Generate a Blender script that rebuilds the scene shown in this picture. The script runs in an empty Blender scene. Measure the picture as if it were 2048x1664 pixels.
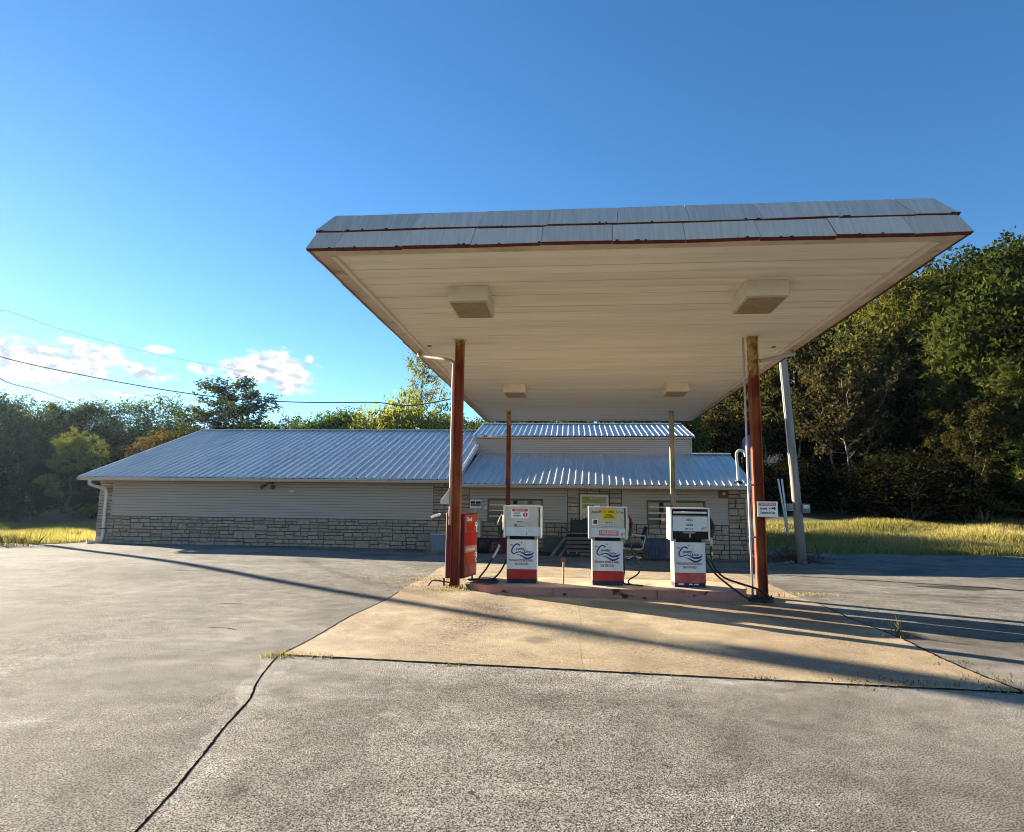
import bpy, bmesh, math, random
import numpy as np
from mathutils import Vector, Matrix
R = math.radians
rnd = random.Random(7)
S = bpy.context.scene
COL = S.collection

# ------------------------------------------------------------------ camera
CAM = Vector((0, 0, 1.65)); F_PX = 1280.0; YAW, PIT, ROL = -0.0924, 0.1337, 0.0116
def cam_axes():
    fwd = Vector((math.sin(YAW)*math.cos(PIT), math.cos(YAW)*math.cos(PIT), math.sin(PIT)))
    rt = Vector((math.cos(YAW), -math.sin(YAW), 0)); up = rt.cross(fwd)
    c, s = math.cos(ROL), math.sin(ROL)
    return c*rt+s*up, -s*rt+c*up, fwd
AX = cam_axes()
def at(px, py, y):
    """point at depth y in the direction of a photo pixel: where far trees and wires stand"""
    d = AX[0]*((px-1024)/F_PX) - AX[1]*((py-832)/F_PX) + AX[2]
    return CAM + d*((y-CAM.y)/d.y)
cd = bpy.data.cameras.new('camera'); cam = bpy.data.objects.new('camera', cd); COL.objects.link(cam)
m = Matrix((AX[0], AX[1], -AX[2])).transposed().to_4x4(); m.translation = CAM
cam.matrix_world = m
cd.sensor_fit = 'HORIZONTAL'; cd.sensor_width = 36; cd.lens = 36*F_PX/2048
cd.clip_end = 3000; S.camera = cam

# ------------------------------------------------------------------ light
SUN_AZ = R(-56); SUN_EL = R(14.6)          # azimuth from +Y, negative = left
sd = Vector((math.sin(SUN_AZ)*math.cos(SUN_EL), math.cos(SUN_AZ)*math.cos(SUN_EL), math.sin(SUN_EL)))
sl = bpy.data.lights.new('sun', 'SUN'); sl.energy = 5.0; sl.angle = R(0.5); sl.color = (1.0, .88, .68)
so = bpy.data.objects.new('sun', sl); COL.objects.link(so)
so.rotation_euler = (-sd).to_track_quat('-Z', 'Y').to_euler(); so.location = (-60, 40, 40)

W = bpy.data.worlds.new("World"); S.world = W; W.use_nodes = True
nt = W.node_tree; nt.nodes.clear()
def N(t, ty, **kw):
    n = t.nodes.new(ty)
    for k, v in kw.items(): setattr(n, k, v)
    return n
def mth(t, op, a, b=None, c=None, clamp=False):
    n = N(t, 'ShaderNodeMath', operation=op); n.use_clamp = clamp
    for i, v in enumerate((a, b, c)):
        if v is None: continue
        if isinstance(v, (int, float)): n.inputs[i].default_value = v
        else: t.links.new(v, n.inputs[i])
    return n.outputs[0]
sky = N(nt, 'ShaderNodeTexSky', sky_type='NISHITA')
sky.sun_disc = False; sky.sun_elevation = SUN_EL; sky.sun_rotation = SUN_AZ
sky.altitude = 300; sky.air_density = 1.0; sky.dust_density = 0.05; sky.ozone_density = 3.8
hsv = N(nt, 'ShaderNodeHueSaturation'); hsv.inputs['Saturation'].default_value = 1.14
nt.links.new(sky.outputs[0], hsv.inputs['Color'])
bg = N(nt, 'ShaderNodeBackground'); bg.inputs[1].default_value = 0.051
nt.links.new(hsv.outputs[0], bg.inputs[0])
# clouds of the sky itself, placed by direction
tc = N(nt, 'ShaderNodeTexCoord'); sx = N(nt, 'ShaderNodeSeparateXYZ'); nt.links.new(tc.outputs['Generated'], sx.inputs[0])
az = mth(nt, 'ARCTAN2', sx.outputs[0], sx.outputs[1]); el = mth(nt, 'ARCSINE', sx.outputs[2])
cmb = N(nt, 'ShaderNodeCombineXYZ'); nt.links.new(az, cmb.inputs[0]); nt.links.new(mth(nt, 'MULTIPLY', el, 1.7), cmb.inputs[1])
def fbm(scale, detail, rough):
    n = N(nt, 'ShaderNodeTexNoise'); n.inputs['Scale'].default_value = scale; n.inputs['Detail'].default_value = detail
    n.inputs['Roughness'].default_value = rough; nt.links.new(cmb.outputs[0], n.inputs['Vector']); return n.outputs[0]
n1 = fbm(34, 7, .58); n2 = fbm(13, 4, .5); n3 = fbm(60, 3, .5)
clouds = [(95, 715, 165, 38, 1.0), (60, 745, 120, 22, .75), (160, 735, 95, 24, .9), (148, 686, 28, 12, .85), (289, 748, 50, 14, 1.0),
          (323, 698, 20, 8, .8), (402, 737, 29, 12, 1.0), (560, 742, 62, 42, 1.25), (500, 742, 66, 22, 1.05), (575, 770, 52, 22, 1.05), (250, 786, 45, 7, .6), (618, 722, 10, 16, .5)]
mask = None
for (px, py, rx, ry, w) in clouds:
    d0 = at(px, py, 1) - CAM; d0.normalize()
    a0 = math.atan2(d0.x, d0.y); e0 = math.asin(d0.z)
    d1 = at(px+rx, py, 1) - CAM; ra = abs(math.atan2(d1.x, d1.y)-a0)
    d2 = at(px, py-ry, 1) - CAM; d2.normalize(); re = abs(math.asin(d2.z)-e0)
    u = mth(nt, 'DIVIDE', mth(nt, 'SUBTRACT', az, a0), ra); v = mth(nt, 'DIVIDE', mth(nt, 'SUBTRACT', el, e0), re)
    q = mth(nt, 'SQRT', mth(nt, 'ADD', mth(nt, 'MULTIPLY', u, u), mth(nt, 'MULTIPLY', v, v)))
    mk = mth(nt, 'MULTIPLY', mth(nt, 'SUBTRACT', 1.0, q), w)
    mask = mk if mask is None else mth(nt, 'MAXIMUM', mask, mk)
dens = mth(nt, 'ADD', mask, mth(nt, 'MULTIPLY', mth(nt, 'SUBTRACT', n1, .5), 2.6))
dens = mth(nt, 'ADD', dens, mth(nt, 'MULTIPLY', mth(nt, 'SUBTRACT', n2, .5), 1.2))
cr = N(nt, 'ShaderNodeMapRange', interpolation_type='SMOOTHSTEP'); nt.links.new(dens, cr.inputs[0])
cr.inputs[1].default_value = -.30; cr.inputs[2].default_value = .50
lim = mth(nt, 'MULTIPLY', cr.outputs[0], mth(nt, 'GREATER_THAN', mask, -.6))
bg2 = N(nt, 'ShaderNodeBackground')
ccr = N(nt, 'ShaderNodeValToRGB'); nt.links.new(mth(nt, 'ADD', mth(nt, 'MULTIPLY', n3, .5), mth(nt, 'MULTIPLY', n1, .5)), ccr.inputs[0])
ccr.color_ramp.elements[0].position = .42; ccr.color_ramp.elements[0].color = (.52, .60, .68, 1)
ccr.color_ramp.elements[1].position = .54; ccr.color_ramp.elements[1].color = (1, .98, .91, 1)
nt.links.new(ccr.outputs[0], bg2.inputs[0]); bg2.inputs[1].default_value = .25
mx = N(nt, 'ShaderNodeMixShader'); nt.links.new(lim, mx.inputs[0]); nt.links.new(bg.outputs[0], mx.inputs[1]); nt.links.new(bg2.outputs[0], mx.inputs[2])
wo = N(nt, 'ShaderNodeOutputWorld'); nt.links.new(mx.outputs[0], wo.inputs[0])
S.view_settings.view_transform = 'Standard'; S.view_settings.look = 'None'
S.view_settings.exposure = 2.18; S.view_settings.gamma = 1
S.cycles.max_bounces = 8; S.cycles.diffuse_bounces = 3; S.cycles.transparent_max_bounces = 8
S.cycles.use_denoising = True; S.cycles.filter_width = 1.0

# ------------------------------------------------------------------ materials
def mat(name, c1, c2=None, scale=4, rough=.8, metal=0, bump=0, bscale=None, detail=6, stretch=(1, 1, 1), spec=.3, c3=None, s3=1.0, p3=(.55, .75),
        tint=None, mid=(.35, .65), coat=0, m3=1.0):
    """base colour: two colours mixed by noise, a third in patches; tint = ramp driven by the per-face 'tint' value"""
    M = bpy.data.materials.new(name); M.use_nodes = True; t = M.node_tree; b = t.nodes['Principled BSDF']
    b.inputs['Roughness'].default_value = rough; b.inputs['Metallic'].default_value = metal
    b.inputs['Specular IOR Level'].default_value = spec; b.inputs['Coat Weight'].default_value = coat
    if c2 is None and tint is None and not bump:
        b.inputs['Base Color'].default_value = (*c1, 1); return M
    tcn = N(t, 'ShaderNodeTexCoord'); mp = N(t, 'ShaderNodeMapping'); mp.inputs['Scale'].default_value = stretch
    t.links.new(tcn.outputs['Object'], mp.inputs[0])
    def noise(sc, dt=detail, rg=.6):
        n = N(t, 'ShaderNodeTexNoise'); n.inputs['Scale'].default_value = sc; n.inputs['Detail'].default_value = dt; n.inputs['Roughness'].default_value = rg
        t.links.new(mp.outputs[0], n.inputs['Vector']); return n.outputs[0]
    if tint:
        a = N(t, 'ShaderNodeAttribute', attribute_name='tint'); r = N(t, 'ShaderNodeValToRGB')
        e = r.color_ramp.elements
        for i, (p, c) in enumerate(tint):
            x = e[i] if i < 2 else e.new(p)
            x.position = p; x.color = (*c, 1)
        t.links.new(a.outputs['Fac'], r.inputs[0]); base = r.outputs[0]
        if c2 is not None:
            mm = N(t, 'ShaderNodeMix', data_type='RGBA', blend_type='MULTIPLY'); mm.inputs[0].default_value = 1
            rr = N(t, 'ShaderNodeValToRGB'); rr.color_ramp.elements[0].position = mid[0]; rr.color_ramp.elements[1].position = mid[1]
            rr.color_ramp.elements[0].color = (*c1, 1); rr.color_ramp.elements[1].color = (*c2, 1)
            t.links.new(noise(scale), rr.inputs[0]); t.links.new(base, mm.inputs[6]); t.links.new(rr.outputs[0], mm.inputs[7]); base = mm.outputs[2]
    elif c2 is not None:
        r = N(t, 'ShaderNodeValToRGB'); e = r.color_ramp.elements
        e[0].position, e[1].position = mid; e[0].color = (*c1, 1); e[1].color = (*c2, 1)
        t.links.new(noise(scale), r.inputs[0]); base = r.outputs[0]
    else:
        rgb = N(t, 'ShaderNodeRGB'); rgb.outputs[0].default_value = (*c1, 1); base = rgb.outputs[0]
    if c3 is not None:
        mr = N(t, 'ShaderNodeMapRange'); mr.inputs[1].default_value, mr.inputs[2].default_value = p3; mr.inputs[4].default_value = m3
        t.links.new(noise(s3, 8, .65), mr.inputs[0])
        mm = N(t, 'ShaderNodeMix', data_type='RGBA'); t.links.new(mr.outputs[0], mm.inputs[0])
        t.links.new(base, mm.inputs[6]); mm.inputs[7].default_value = (*c3, 1); base = mm.outputs[2]
    t.links.new(base, b.inputs['Base Color'])
    if bump:
        bn = N(t, 'ShaderNodeBump'); bn.inputs['Strength'].default_value = bump; bn.inputs['Distance'].default_value = .02
        t.links.new(noise(bscale or scale*4), bn.inputs['Height']); t.links.new(bn.outputs[0], b.inputs['Normal'])
    return M
def leafmat(name, ramp, trans=.38, gain=(1.4, 1.3, .6)):
    M = bpy.data.materials.new(name); M.use_nodes = True; t = M.node_tree; t.nodes.clear()
    a = N(t, 'ShaderNodeAttribute', attribute_name='tint'); r = N(t, 'ShaderNodeValToRGB'); e = r.color_ramp.elements
    for i, (p, c) in enumerate(ramp):
        x = e[i] if i < 2 else e.new(p)
        x.position = p; x.color = (*c, 1)
    oi = N(t, 'ShaderNodeObjectInfo')
    hs = N(t, 'ShaderNodeHueSaturation')
    t.links.new(mth(t, 'ADD', mth(t, 'MULTIPLY', oi.outputs['Random'], .05), .475), hs.inputs['Hue'])
    t.links.new(mth(t, 'ADD', mth(t, 'MULTIPLY', oi.outputs['Random'], .8), .6), hs.inputs['Value'])
    t.links.new(a.outputs['Fac'], r.inputs[0]); t.links.new(r.outputs[0], hs.inputs['Color'])
    d = N(t, 'ShaderNodeBsdfDiffuse'); tr = N(t, 'ShaderNodeBsdfTranslucent'); mx = N(t, 'ShaderNodeMixShader')
    gm = N(t, 'ShaderNodeMix', data_type='RGBA', blend_type='MULTIPLY'); gm.inputs[0].default_value = 1; gm.inputs[7].default_value = (*gain, 1)
    t.links.new(hs.outputs[0], gm.inputs[6])
    t.links.new(hs.outputs[0], d.inputs[0]); t.links.new(gm.outputs[2], tr.inputs[0]); mx.inputs[0].default_value = trans
    t.links.new(d.outputs[0], mx.inputs[1]); t.links.new(tr.outputs[0], mx.inputs[2])
    o = N(t, 'ShaderNodeOutputMaterial'); t.links.new(mx.outputs[0], o.inputs[0]); return M

# ------------------------------------------------------------------ mesh builder
class MB:
    def __init__(s): s.v = []; s.f = []; s.t = []
    def face(s, pts, tint=.5):
        i = len(s.v); s.v += [tuple(p) for p in pts]; s.f.append(tuple(range(i, i+len(pts)))); s.t.append(tint)
    def raw(s, vs, fs, tint=.5):
        i = len(s.v); s.v += [tuple(p) for p in vs]
        for f in fs: s.f.append(tuple(i+k for k in f)); s.t.append(tint)
    def box(s, x0, x1, y0, y1, z0, z1, tint=.5):
        s.raw([(x0,y0,z0),(x1,y0,z0),(x1,y1,z0),(x0,y1,z0),(x0,y0,z1),(x1,y0,z1),(x1,y1,z1),(x0,y1,z1)],
              [(3,2,1,0),(4,5,6,7),(0,1,5,4),(1,2,6,5),(2,3,7,6),(3,0,4,7)], tint); return s
    def beam(s, a, b, w, h, up=(0, 0, 1), tint=.5):
        a, b = Vector(a), Vector(b); d = (b-a).normalized(); r = d.cross(Vector(up))
        if r.length < 1e-4: r = d.cross(Vector((0, 1, 0)))
        r.normalize(); u = r.cross(d)
        vs = [p + r*(sx*w/2) + u*(sy*h/2) for p in (a, b) for sx, sy in ((-1,-1),(1,-1),(1,1),(-1,1))]
        s.raw(vs, [(3,2,1,0),(4,5,6,7),(0,1,5,4),(1,2,6,5),(2,3,7,6),(3,0,4,7)], tint); return s
    def tube(s, pts, r, n=8, tint=.5, caps=True):
        pts = [Vector(p) for p in pts]; rs = r if isinstance(r, (list, tuple)) else [r]*len(pts)
        prev = None; i0 = len(s.v)
        for k, p in enumerate(pts):
            d = (pts[min(k+1, len(pts)-1)] - pts[max(k-1, 0)]).normalized()
            if prev is None:
                a = d.orthogonal().normalized()
            else:
                a = (prev - d*prev.dot(d)); a = a.normalized() if a.length > 1e-6 else d.orthogonal().normalized()
            prev = a; b = d.cross(a)
            for j in range(n):
                th = 2*math.pi*j/n; s.v.append(tuple(p + (a*math.cos(th)+b*math.sin(th))*rs[k]))
        for k in range(len(pts)-1):
            for j in range(n):
                s.f.append((i0+k*n+j, i0+k*n+(j+1)%n, i0+(k+1)*n+(j+1)%n, i0+(k+1)*n+j)); s.t.append(tint)
        if caps:
            s.f.append(tuple(i0+j for j in reversed(range(n)))); s.t.append(tint)
            s.f.append(tuple(i0+(len(pts)-1)*n+j for j in range(n))); s.t.append(tint)
        return s
    def prism(s, poly, z0, z1, tint=.5):
        n = len(poly); vs = [(x, y, z0) for x, y in poly] + [(x, y, z1) for x, y in poly]
        s.raw(vs, [tuple(reversed(range(n))), tuple(range(n, 2*n))] + [(i, (i+1) % n, n+(i+1) % n, n+i) for i in range(n)], tint); return s
    def lathe(s, c, prof, n=16, axis='z', tint=.5):
        vs = []; c = Vector(c)
        for (r, h) in prof:
            for j in range(n):
                th = 2*math.pi*j/n; q = (r*math.cos(th), r*math.sin(th), h)
                if axis == 'y': q = (q[0], h, q[1])
                if axis == 'x': q = (h, q[0], q[1])
                vs.append(c+Vector(q))
        fs = [(k*n+j, k*n+(j+1) % n, (k+1)*n+(j+1) % n, (k+1)*n+j) for k in range(len(prof)-1) for j in range(n)]
        fs += [tuple(reversed(range(n))), tuple((len(prof)-1)*n+j for j in range(n))]
        s.raw(vs, fs, tint); return s
    def build(s, name, material, parent=None, smooth=False, bevel=0, origin=None):
        o0 = Vector((0, 0, 0))
        if parent is not None:
            q = parent
            while q is not None: o0 = o0 + q.location; q = q.parent
        elif origin is not None: o0 = Vector(origin)
        me = bpy.data.meshes.new(name)
        me.from_pydata([(x-o0.x, y-o0.y, z-o0.z) for x, y, z in s.v], [], s.f); me.update()
        at_ = me.attributes.new('tint', 'FLOAT', 'FACE'); at_.data.foreach_set('value', np.array(s.t, dtype=np.float32))
        if smooth: me.polygons.foreach_set('use_smooth', [True]*len(me.polygons))
        if material: me.materials.append(material)
        o = bpy.data.objects.new(name, me); COL.objects.link(o)
        if parent is not None: o.parent = parent
        elif origin is not None: o.location = origin
        if bevel:
            b = o.modifiers.new('bevel', 'BEVEL'); b.width = bevel; b.segments = 2; b.limit_method = 'ANGLE'; b.angle_limit = R(40)
        return o
def tag(o, label=None, cat=None, group=None, kind=None):
    if label: o['label'] = label
    if cat: o['category'] = cat
    if group: o['group'] = group
    if kind: o['kind'] = kind
    return o
def thing(name, label, cat, loc, group=None):
    o = bpy.data.objects.new(name, None); o.empty_display_size = .2; COL.objects.link(o); o.location = loc
    return tag(o, label, cat, group)
def fix_normals(o):
    bm = bmesh.new(); bm.from_mesh(o.data); bmesh.ops.recalc_face_normals(bm, faces=bm.faces); bm.to_mesh(o.data); bm.free(); return o
def text(body, size, loc, material, parent, name='lettering', width=None, rot=(R(90), 0, 0), ext=.0015, shear=0, bold=0, align='CENTER', sx=1.0):
    """real letters: a font curve turned into a mesh"""
    c = bpy.data.curves.new('t', 'FONT'); c.body = body; c.size = size; c.extrude = ext; c.align_x = align; c.align_y = 'CENTER'; c.shear = shear; c.offset = bold
    c.resolution_u = 3
    o = bpy.data.objects.new('t', c); COL.objects.link(o)
    dg = bpy.context.evaluated_depsgraph_get(); me = bpy.data.meshes.new_from_object(o.evaluated_get(dg))
    bpy.data.objects.remove(o); bpy.data.curves.remove(c)
    xs = [v.co.x for v in me.vertices]; k = sx
    if width: k = width/(max(xs)-min(xs))
    me.transform(Matrix.Diagonal((k, 1, 1, 1)))
    mm = Matrix.LocRotScale(None, __import__('mathutils').Euler(rot), None); me.transform(mm)
    me.materials.clear(); me.materials.append(material); me.name = name
    o = bpy.data.objects.new(name, me); COL.objects.link(o)
    o0 = Vector((0, 0, 0)); q = parent
    while q is not None: o0 = o0+q.location; q = q.parent
    o.parent = parent; o.location = Vector(loc)-o0
    return o
def stroke(pts, ws, sub=6):
    """smooth ribbon outline of varying width through 2-d points"""
    n = len(pts); P = []; Wd = []
    for i in range(n-1):
        p0 = pts[max(i-1, 0)]; p1 = pts[i]; p2 = pts[i+1]; p3 = pts[min(i+2, n-1)]
        for k in range(sub):
            t = k/sub
            P.append(tuple(.5*((2*p1[a])+(-p0[a]+p2[a])*t+(2*p0[a]-5*p1[a]+4*p2[a]-p3[a])*t*t+(-p0[a]+3*p1[a]-3*p2[a]+p3[a])*t**3) for a in (0, 1)))
            Wd.append(ws[i]*(1-t)+ws[i+1]*t)
    P.append(pts[-1]); Wd.append(ws[-1])
    L, Rr = [], []
    for i, p in enumerate(P):
        a = P[max(i-1, 0)]; b = P[min(i+1, len(P)-1)]; dx, dy = b[0]-a[0], b[1]-a[1]; l = math.hypot(dx, dy) or 1
        nx, ny = -dy/l, dx/l; L.append((p[0]+nx*Wd[i]/2, p[1]+ny*Wd[i]/2)); Rr.append((p[0]-nx*Wd[i]/2, p[1]-ny*Wd[i]/2))
    return L, Rr
def copy_tree(o, parent=None, **kw):
    c = o.copy(); COL.objects.link(c)
    if parent is not None: c.parent = parent
    for ch in [x for x in o.children]: copy_tree(ch, c)
    return c
def catmull(pts, sub=6):
    pts = [Vector(p) for p in pts]; out = []
    for i in range(len(pts)-1):
        p0, p1, p2, p3 = pts[max(i-1, 0)], pts[i], pts[i+1], pts[min(i+2, len(pts)-1)]
        for k in range(sub):
            t = k/sub; out.append(.5*(2*p1+(p2-p0)*t+(2*p0-5*p1+4*p2-p3)*t*t+(3*p1-p0-3*p2+p3)*t**3))
    return out+[pts[-1]]
# ------------------------------------------------------------------ ground
GX = np.array([-60, -19, -10, -3, 3, 7, 15, 30, 60.])
GY = np.array([-40, 9, 15, 20, 24, 28, 34, 40, 52, 75, 130.])
GZ = np.array([[0, 0, .10, .0, -.15, -.2, -.25, -.3, -.2, 1.5, 6],
               [0, .02, .10, .02, -.13, -.18, -.25, -.3, -.2, 1.5, 6],
               [0, .03, .10, .03, -.11, -.15, -.2, -.25, -.2, 1.5, 6],
               [0, .01, .03, -.06, -.2, -.2, -.2, -.2, 0, 1.5, 6],
               [0, 0, -.06, -.22, -.3, -.3, -.25, -.15, .1, 2, 7],
               [0, 0, -.07, -.20, -.27, -.25, -.05, .15, .8, 4, 10],
               [0, 0, -.05, -.14, -.22, -.18, .25, .7, 2.2, 7, 15],
               [0, 0, -.05, -.12, -.2, -.12, .35, .85, 2.6, 8, 17],
               [0, 0, -.05, -.12, -.2, -.12, .35, .85, 2.6, 8, 17]])
def g(x, y):
    i = int(np.clip(np.searchsorted(GX, x)-1, 0, len(GX)-2)); j = int(np.clip(np.searchsorted(GY, y)-1, 0, len(GY)-2))
    u = min(max((x-GX[i])/(GX[i+1]-GX[i]), 0), 1); v = min(max((y-GY[j])/(GY[j+1]-GY[j]), 0), 1)
    u = u*u*(3-2*u); v = v*v*(3-2*v)
    return float((GZ[i, j]*(1-u)+GZ[i+1, j]*u)*(1-v) + (GZ[i, j+1]*(1-u)+GZ[i+1, j+1]*u)*v)
def lot_edge(x):
    w = .25*math.sin(x*1.7)+.12*math.sin(x*4.1+1)
    if x < -19.4: return 22.2+.035*(x+19)+w*.5
    if x < 6.3: return 24.3
    if x < 7.2: return 24.3+(x-6.3)*4.0
    if x < 13: return 27.9-(x-7.2)*.22+w
    return 26.6-.01*(x-13)+w*.6
M_asph = mat('worn_asphalt', (.046, .042, .038), (.345, .325, .292), scale=88, rough=.92, spec=.1, bump=1.0, bscale=95, detail=2, mid=(.38, .60))  # aggregate speckle, with the shadows between grains put into its dark colour
def upgrade_asphalt(M):
    """patches worn pale, darker wet-looking patches, fine mottling and scuffs in the paving"""
    t = M.node_tree; b = t.nodes['Principled BSDF']; base = b.inputs['Base Color'].links[0].from_socket
    tcn = N(t, 'ShaderNodeTexCoord')
    def layer(base, scale, lo, hi, c0, c1, stretch=(1, 1, 1), rot=0, detail=6, rough=.6, dist=0):
        mp = N(t, 'ShaderNodeMapping'); mp.inputs['Scale'].default_value = stretch; mp.inputs['Rotation'].default_value = (0, 0, R(rot)); t.links.new(tcn.outputs['Object'], mp.inputs[0])
        n = N(t, 'ShaderNodeTexNoise'); n.inputs['Scale'].default_value = scale; n.inputs['Detail'].default_value = detail; n.inputs['Roughness'].default_value = rough; n.inputs['Distortion'].default_value = dist; t.links.new(mp.outputs[0], n.inputs['Vector'])
        r = N(t, 'ShaderNodeValToRGB'); r.color_ramp.elements[0].position = lo; r.color_ramp.elements[0].color = (*c0, 1); r.color_ramp.elements[1].position = hi; r.color_ramp.elements[1].color = (*c1, 1); t.links.new(n.outputs[0], r.inputs[0])
        m2 = N(t, 'ShaderNodeMix', data_type='RGBA', blend_type='MULTIPLY'); m2.inputs[0].default_value = 1; t.links.new(base, m2.inputs[6]); t.links.new(r.outputs[0], m2.inputs[7]); return m2.outputs[2]
    base = layer(base, .42, .34, .66, (.70, .68, .66), (1.28, 1.27, 1.24), detail=8, rough=.62, dist=.6)
    base = layer(base, 3.1, .33, .68, (.78, .77, .76), (1.22, 1.22, 1.21), detail=5)
    base = layer(base, 14, .32, .70, (.88, .88, .88), (1.14, 1.14, 1.14), detail=3)
    base = layer(base, .9, .56, .72, (1, 1, 1), (1.38, 1.36, 1.31), stretch=(.35, 1.6, 1), rot=-8, detail=7, rough=.7)
    base = layer(base, .55, .60, .74, (1, 1, 1), (.60, .58, .57), stretch=(1, .45, 1), rot=24, detail=7, rough=.68)
    base = layer(base, 2.3, .66, .76, (1, 1, 1), (.52, .50, .48), detail=4, rough=.5)
    # pale worn margins along the apron joint and along the right lip of the long crack
    sp = N(t, 'ShaderNodeSeparateXYZ'); t.links.new(tcn.outputs['Object'], sp.inputs[0]); X, Y = sp.outputs[0], sp.outputs[1]
    nz = N(t, 'ShaderNodeTexNoise'); nz.inputs['Scale'].default_value = 1.1; nz.inputs['Detail'].default_value = 7; nz.inputs['Roughness'].default_value = .65; t.links.new(tcn.outputs['Object'], nz.inputs['Vector'])
    wob = mth(t, 'MULTIPLY', mth(t, 'SUBTRACT', nz.outputs[0], .5), 1.7)
    dj = mth(t, 'ADD', mth(t, 'SUBTRACT', mth(t, 'SUBTRACT', 6.65, mth(t, 'MULTIPLY', X, .0574)), Y), wob)
    dc = mth(t, 'ADD', mth(t, 'SUBTRACT', X, mth(t, 'SUBTRACT', -1.15, mth(t, 'MULTIPLY', Y, .285))), mth(t, 'MULTIPLY', wob, .45))
    def band(d, lo, hi):
        r = N(t, 'ShaderNodeMapRange'); r.inputs[1].default_value = hi; r.inputs[2].default_value = lo; t.links.new(d, r.inputs[0])
        return mth(t, 'MULTIPLY', r.outputs[0], mth(t, 'GREATER_THAN', d, -.12))
    k = mth(t, 'MULTIPLY', band(dj, .05, .75), mth(t, 'GREATER_THAN', X, -3.0)); k2 = mth(t, 'MULTIPLY', band(dc, .0, .34), mth(t, 'LESS_THAN', Y, 6.7))
    k = mth(t, 'MULTIPLY', mth(t, 'MAXIMUM', k, mth(t, 'MULTIPLY', k2, .8)), .62)
    mm = N(t, 'ShaderNodeMix', data_type='RGBA', blend_type='MULTIPLY'); t.links.new(k, mm.inputs[0]); t.links.new(base, mm.inputs[6]); mm.inputs[7].default_value = (1.75, 1.75, 1.75, 1); base = mm.outputs[2]
    t.links.new(base, b.inputs['Base Color'])
upgrade_asphalt(M_asph)
M_soil = mat('dry_grass_soil', (.10, .085, .03), (.19, .155, .055), scale=3, rough=1, c3=(.05, .055, .02), s3=.5)
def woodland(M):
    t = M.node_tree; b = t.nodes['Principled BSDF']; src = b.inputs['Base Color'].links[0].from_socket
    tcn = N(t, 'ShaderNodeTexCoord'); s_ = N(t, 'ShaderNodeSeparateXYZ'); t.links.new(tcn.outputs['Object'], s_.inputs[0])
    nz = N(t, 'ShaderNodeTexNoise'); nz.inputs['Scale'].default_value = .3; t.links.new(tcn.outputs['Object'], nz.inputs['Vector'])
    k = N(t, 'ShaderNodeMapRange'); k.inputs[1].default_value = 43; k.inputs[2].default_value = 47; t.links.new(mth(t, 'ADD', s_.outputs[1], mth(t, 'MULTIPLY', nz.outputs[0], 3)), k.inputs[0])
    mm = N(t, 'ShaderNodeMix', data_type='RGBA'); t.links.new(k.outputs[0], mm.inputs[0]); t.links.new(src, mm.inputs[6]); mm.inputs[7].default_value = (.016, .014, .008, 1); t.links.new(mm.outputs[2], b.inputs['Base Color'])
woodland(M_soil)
M_floor = mat('leaf_litter', (.02, .016, .01), (.045, .035, .02), scale=4, rough=1)
xs = np.concatenate([np.arange(-60, -20, 2.5), np.arange(-20, 20, .8), np.arange(20, 61, 2.5)])
xs = np.unique(np.concatenate([xs, [-19.41, -19.39, 6.29, 6.31, 7.2]]))
mb = MB(); ss = np.concatenate([np.linspace(0, .42, 8)[:-1], np.linspace(.42, 1, 50)])
for x in xs:
    e = lot_edge(x)
    for s_ in ss:
        y = -28+(e+28)*s_; mb.v.append((x, y, g(x, y)))
ny = len(ss)
for i in range(len(xs)-1):
    for j in range(ny-1):
        a = i*ny+j; mb.f.append((a, a+ny, a+ny+1, a+1)); mb.t.append(.5)
lot = mb.build('parking_lot', M_asph, smooth=True); tag(lot, kind='structure')
# the land around it: one sheet out to the horizon
mb = MB()
tx = np.concatenate([[-260, -180, -120], np.arange(-80, 81, 2.0), [120, 180, 260]])
ty = np.concatenate([[-120, -80], np.arange(-40, 131, 2.0), [190, 260]])
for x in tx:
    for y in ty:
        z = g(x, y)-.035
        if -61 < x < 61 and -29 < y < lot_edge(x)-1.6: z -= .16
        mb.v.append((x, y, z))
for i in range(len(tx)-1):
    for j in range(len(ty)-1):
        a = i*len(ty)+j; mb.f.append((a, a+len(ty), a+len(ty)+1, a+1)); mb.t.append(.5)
land = mb.build('ground', M_soil, smooth=True); tag(land, kind='structure')

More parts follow.
